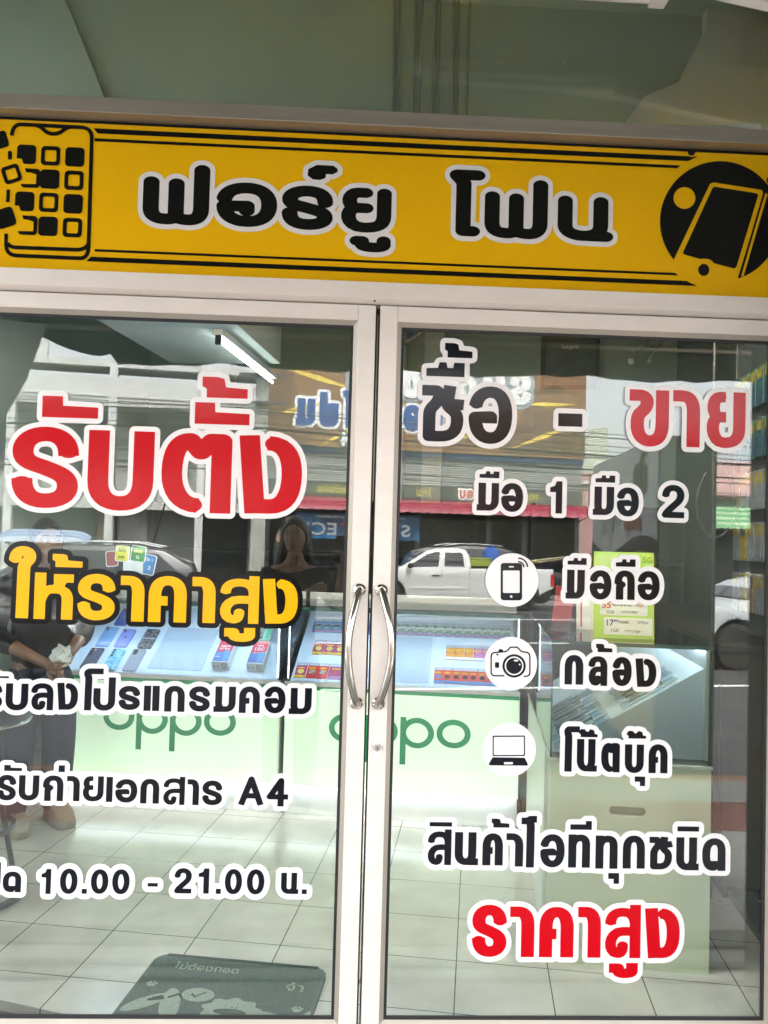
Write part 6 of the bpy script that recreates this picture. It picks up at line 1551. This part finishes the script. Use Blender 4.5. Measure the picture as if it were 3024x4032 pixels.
def person(root, J, skinm, head_at, head_tilt, s=1.0):
    """J: dict of joints; body grown as one surface, head joined on"""
    pts, edges, idx = [], [], {}
    def add(n, p, r, par=None, r2=None):
        idx[n] = len(pts); pts.append((p[0], p[1], p[2], r, r2 or r))
        if par is not None: edges.append((idx[par], idx[n]))
    add('pelvis', J['pelvis'], .088, None, .07)
    add('belly', J['belly'], .104, 'pelvis', .078); add('chest', J['chest'], .135, 'belly', .092)
    add('collar', J['collar'], .085, 'chest', .065); add('neck', J['neck'], .047, 'collar'); add('skull', J['skull'], .05, 'neck')
    for q in ('l', 'r'):
        add('sh' + q, J['sh' + q], .052, 'collar'); add('el' + q, J['el' + q], .038, 'sh' + q); 
        e, w_ = Vector(J['el' + q]), Vector(J['wr' + q])
        add('fa' + q, tuple(e.lerp(w_, .35)), .036, 'el' + q); add('wr' + q, J['wr' + q], .024, 'fa' + q)
        d = (w_ - e).normalized(); side = Vector(J['side' + q]).normalized(); nrm = d.cross(side).normalized()
        palm = w_ + d * .075; add('pa' + q, tuple(palm), .030, 'wr' + q, .016)
        for f, (off, ln) in enumerate(((-.027, .066), (-.009, .076), (.010, .072), (.028, .056))):
            b0 = palm + d * .018 + side * off; b1 = b0 + d * ln * .5 + nrm * ln * .18; b2 = b1 + d * ln * .22 + nrm * ln * .42
            add('f%d0' % f + q, tuple(b0), .0095, 'pa' + q); add('f%d1' % f + q, tuple(b1), .0088, 'f%d0' % f + q); add('f%d2' % f + q, tuple(b2), .0078, 'f%d1' % f + q)
        t0 = w_ + d * .035 - side * .035 + nrm * .006; t1 = t0 + d * .036 - side * .014 + nrm * .02
        add('t0' + q, tuple(t0), .0115, 'pa' + q); add('t1' + q, tuple(t1), .0095, 't0' + q)
        add('hip' + q, J['hip' + q], .066, 'pelvis'); add('kn' + q, J['kn' + q], .058, 'hip' + q)
        k_, a_ = Vector(J['kn' + q]), Vector(J['an' + q]); add('calf' + q, tuple(k_.lerp(a_, .3)), .055, 'kn' + q)
        add('an' + q, J['an' + q], .036, 'calf' + q); add('toe' + q, J['toe' + q], .036, 'an' + q, .025)
    o = skin('body', pts, edges, skinm, None, 2, 0)
    bm = bmesh.new(); bm.from_mesh(o.data)
    hb_ = head_mesh(s=s); mt_ = bpy.data.meshes.new('head'); M4 = Matrix.Translation(head_at) @ head_tilt.to_4x4()
    hb_.transform(M4); hb_.to_mesh(mt_); hb_.free(); bm.from_mesh(mt_); bpy.data.meshes.remove(mt_)
    bm.to_mesh(o.data); bm.free()
    for p in o.data.polygons: p.use_smooth = True
    o.parent = root
    hd = bpy.data.objects.new('face', None)
    # eyes, brows, lips as parts placed in head space
    def hp(mb, n, m_):
        q = mb.build(n, m_, root, smooth=True); q.matrix_local = M4; return q
    ew = mat('eye_white', (.40, .38, .36), .3); er = mat('iris', (.02, .012, .008), .1); lp_ = mat('lips', (.34, .10, .09), .4)
    for q in (-1, 1):
        e_ = hp(MB().ell((q * .031 * s, -.073 * s, .004 * s), .0125 * s, .010 * s, .0085 * s, 14, 10), 'eye', ew)
        i_ = MB().ell((q * .031 * s, -.0805 * s, .004 * s), .0055 * s, .0035 * s, .0055 * s, 12, 8).build('iris', er, e_, smooth=True)
        hp(MB().tube([(q * .018 * s, -.093 * s, .022 * s), (q * .030 * s, -.091 * s, .026 * s), (q * .045 * s, -.080 * s, .021 * s)], .0028 * s, 6), 'eyebrow', M['hair'])
    hp(MB().ell((0, -.0925 * s, -.060 * s), .021 * s, .007 * s, .0045 * s, 14, 8).ell((0, -.092 * s, -.0685 * s), .018 * s, .007 * s, .005 * s, 14, 8), 'mouth', lp_)
    bpy.data.objects.remove(hd)
    return o, M4

def hair_cap(root, M4, s, long=False):
    mb = MB(); rings = []
    rg, seg = 16, 30
    for i in range(1, rg):
        a = PI * .5 * i / (rg - 1) * (1.35 if not long else 1.5); ring = []
        for k in range(seg):
            t = 2 * PI * k / seg
            n = Vector((math.sin(a) * math.sin(t), -math.sin(a) * math.cos(t), math.cos(a)))
            front = max(0, math.cos(t))
            aa = a if front < .15 else min(a, PI * .5 * (.62 + .55 * (1 - front) ** 1.2))
            n = Vector((math.sin(aa) * math.sin(t), -math.sin(aa) * math.cos(t), math.cos(aa)))
            th_ = 1.09 + .02 * math.sin(7 * t + 3 * a) * (1 if long else .3)
            x, y, z = n.x * .074 * th_, n.y * .094 * th_ + .004, n.z * .118 * (1.07 if not long else 1.09)
            ring.append(Vector((x, y, z)) * s)
        rings.append(ring)
    o = mb.loft(rings).build('hair', M['hair'], root, smooth=True); o.matrix_local = M4
    return o

def clothes(name, pts, edges, m_, root, sub=2):
    o = skin(name, pts, edges, m_, root, sub, 0); return o

# man standing in front of the first case, turned to the right
mr = uvthing('person', 'man in a black T-shirt and navy jeans standing behind the bar stool, looking aside', 'person', -1.735, 1.56, 0, R(48))
J = dict(pelvis=(0, 0, .76), belly=(0, -.005, .88), chest=(0, .0, 1.03), collar=(0, .005, 1.16), neck=(0, .0, 1.215), skull=(0, -.01, 1.29),
         shl=(.165, .005, 1.135), ell=(.215, .02, .90), wrl=(.075, -.205, .835), sidel=(.2, .0, 1), shr=(-.165, .005, 1.135), elr=(-.215, .02, .90), wrr=(-.06, -.20, .80), sider=(-.2, .0, 1),
         hipl=(.085, 0, .70), knl=(.095, -.03, .40), anl=(.10, .02, .075), toel=(.115, -.12, .035), hipr=(-.085, 0, .70), knr=(-.095, -.03, .40), anr=(-.10, .02, .075), toer=(-.115, -.12, .035))
ht = Matrix.Rotation(R(-8), 3, 'X')
bo, M4 = person(mr, J, mat('skin_m', (.24, .13, .085), .5, var=.06, scale=14), Vector((0, -.018, 1.335)), ht, .98)
hair_cap(mr, M4, .98)
tsh = mat('black_cotton', (.010, .011, .013), .9, var=.2, scale=6, bump=.3, bscale=14); jean = mat('navy_denim', (.010, .016, .038), .85, var=.15, scale=20, bump=.3, bscale=24)
clothes('t_shirt', [(0, 0, .70, .150, .116), (0, -.005, .86, .142, .110), (0, 0, 1.03, .152, .112), (0, .005, 1.155, .105, .085), (.165, .005, 1.13, .070), (.215, .02, .905, .060), (.14, -.10, .865, .050), (-.165, .005, 1.13, .070), (-.215, .02, .905, .060), (-.14, -.09, .85, .050)],
        [(0, 1), (1, 2), (2, 3), (3, 4), (4, 5), (5, 6), (3, 7), (7, 8), (8, 9)], tsh, mr)
clothes('trousers', [(0, 0, .80, .120, .090), (0, 0, .745, .118, .092), (.085, 0, .66, .100), (.095, -.03, .40, .082), (.10, .015, .03, .074), (-.085, 0, .66, .100), (-.095, -.03, .40, .082), (-.10, .015, .03, .074)],
        [(0, 1), (1, 2), (2, 3), (3, 4), (1, 5), (5, 6), (6, 7)], jean, mr)
clog = mat('beige_foam', (.24, .21, .155), .6, var=.1, bump=.1)
for q in (1, -1):
    sh = MB().loft([[(q * (.10 + dx * wd) + .018 * q * (-yy + .02), yy, zz) for dx, zz in ((-1, .002), (1, .002), (1, .03), (.8, hh), (-.8, hh), (-1, .03))] for yy, wd, hh in ((.075, .030, .07), (.03, .042, .075), (-.05, .050, .085), (-.11, .052, .075), (-.155, .042, .055), (-.175, .022, .035))]).build('clog', clog, mr, bevel=.008, smooth=True)
tis = uvthing('tissue', 'crumpled white tissue in the hands of the man in black', 'tissue', -1.735, 1.56, 0, R(48))
tm = MB().ell((.0, -.285, .83), .045, .035, .045, 14, 10)
for v in tm.bm.verts: v.co += Vector((random.uniform(-.012, .012), random.uniform(-.012, .012), random.uniform(-.015, .015)))
tm.build('paper', mat('tissue_paper', (.66, .70, .74), .8), tis)

# woman taking the photograph, seen in the glass of the left door
wr_ = thing('person', 'young woman with long black hair and a black top, reflected in the left door', 'person', (-.315, -2.45, -.12), PI)
J = dict(pelvis=(0, .0, .90), belly=(0, -.005, 1.03), chest=(0, .0, 1.18), collar=(0, .01, 1.315), neck=(0, .005, 1.385), skull=(0, -.01, 1.46),
         shl=(.155, .01, 1.295), ell=(.20, -.06, 1.08), wrl=(-.06, -.255, 1.20), sidel=(.1, 0, 1), shr=(-.155, .01, 1.295), elr=(-.255, -.06, 1.12), wrr=(-.27, -.215, 1.335), sider=(-.3, -1, .2),
         hipl=(.085, 0, .84), knl=(.09, -.01, .47), anl=(.085, .02, .08), toel=(.095, -.12, .035), hipr=(-.085, 0, .84), knr=(-.09, -.01, .47), anr=(-.085, .02, .08), toer=(-.095, -.12, .035))
ht = Matrix.Rotation(R(-6), 3, 'X') @ Matrix.Rotation(R(8), 3, 'Z')
bo, M4 = person(wr_, J, mat('skin_f', (.42, .26, .19), .45, var=.05, scale=14), Vector((0, -.02, 1.515)), ht, .94)
hair_cap(wr_, M4, .95, True)
hl = MB()
for q in (-1, 1):
    hl.loft([[(q * .066, .0, 1.56), (q * .088, .02, 1.56), (q * .07, .07, 1.56), (q * .0, .085, 1.56)], [(q * .074, .0, 1.47), (q * .098, .03, 1.47), (q * .08, .085, 1.47), (q * .0, .09, 1.47)],
             [(q * .080, .0, 1.36), (q * .120, .02, 1.36), (q * .10, .08, 1.36), (q * .0, .085, 1.36)], [(q * .09, -.02 if q > 0 else .05, 1.24), (q * .135, -.02 if q > 0 else .05, 1.24), (q * .12, .10, 1.24), (q * .0, .11, 1.24)], [(q * .10, -.03 if q > 0 else .08, 1.13), (q * .125, -.03 if q > 0 else .08, 1.13), (q * .11, .10, 1.13), (q * .02, .11, 1.13)]])
hl.build('long_hair', M['hair'], wr_, bevel=.012, smooth=True)
clothes('top', [(0, 0, .80, .146, .114), (0, -.005, .98, .134, .102), (0, 0, 1.17, .146, .108), (0, .014, 1.285, .112, .080), (.150, .01, 1.290, .070), (.195, -.05, 1.10, .054), (.09, -.16, 1.15, .044), (-.150, .01, 1.290, .070), (-.245, -.05, 1.13, .054), (-.262, -.14, 1.23, .044)],
        [(0, 1), (1, 2), (2, 3), (3, 4), (4, 5), (5, 6), (3, 7), (7, 8), (8, 9)], tsh, wr_)
clothes('trousers', [(0, 0, .97, .115, .086), (0, 0, .90, .115, .090), (.085, 0, .80, .098), (.09, -.01, .47, .075), (.085, .015, .03, .064), (-.085, 0, .80, .098), (-.09, -.01, .47, .075), (-.085, .015, .03, .064)],
        [(0, 1), (1, 2), (2, 3), (3, 4), (1, 5), (5, 6), (6, 7)], tsh, wr_)
for q in (1, -1):
    MB().loft([[(q * .088 + dx * wd, yy, zz) for dx, zz in ((-1, .002), (1, .002), (1, .03), (.8, hh), (-.8, hh), (-1, .03))] for yy, wd, hh in ((.075, .030, .08), (.0, .042, .085), (-.09, .046, .07), (-.15, .036, .045))]).build('shoe', M['plastic_k'], wr_, bevel=.008, smooth=True)
mp2 = thing('mobile_phone', 'black phone held up by the woman reflected in the glass', 'phone', (-.045, -2.185, 1.335))
MB().rbox(-.037, .037, 0, .008, -.075, .075, .010, 'y').build('body', M['plastic_k'], mp2)
MB().rbox(-.033, .033, -.0008, -.0001, -.070, .070, .008, 'y').build('screen', cgl, mp2)
MB().lathe((.020, .0, .055), [(.007, .008), (.007, .0095), (.0001, .0095)], 14, 'y').build('lens', M['lens'], mp2)
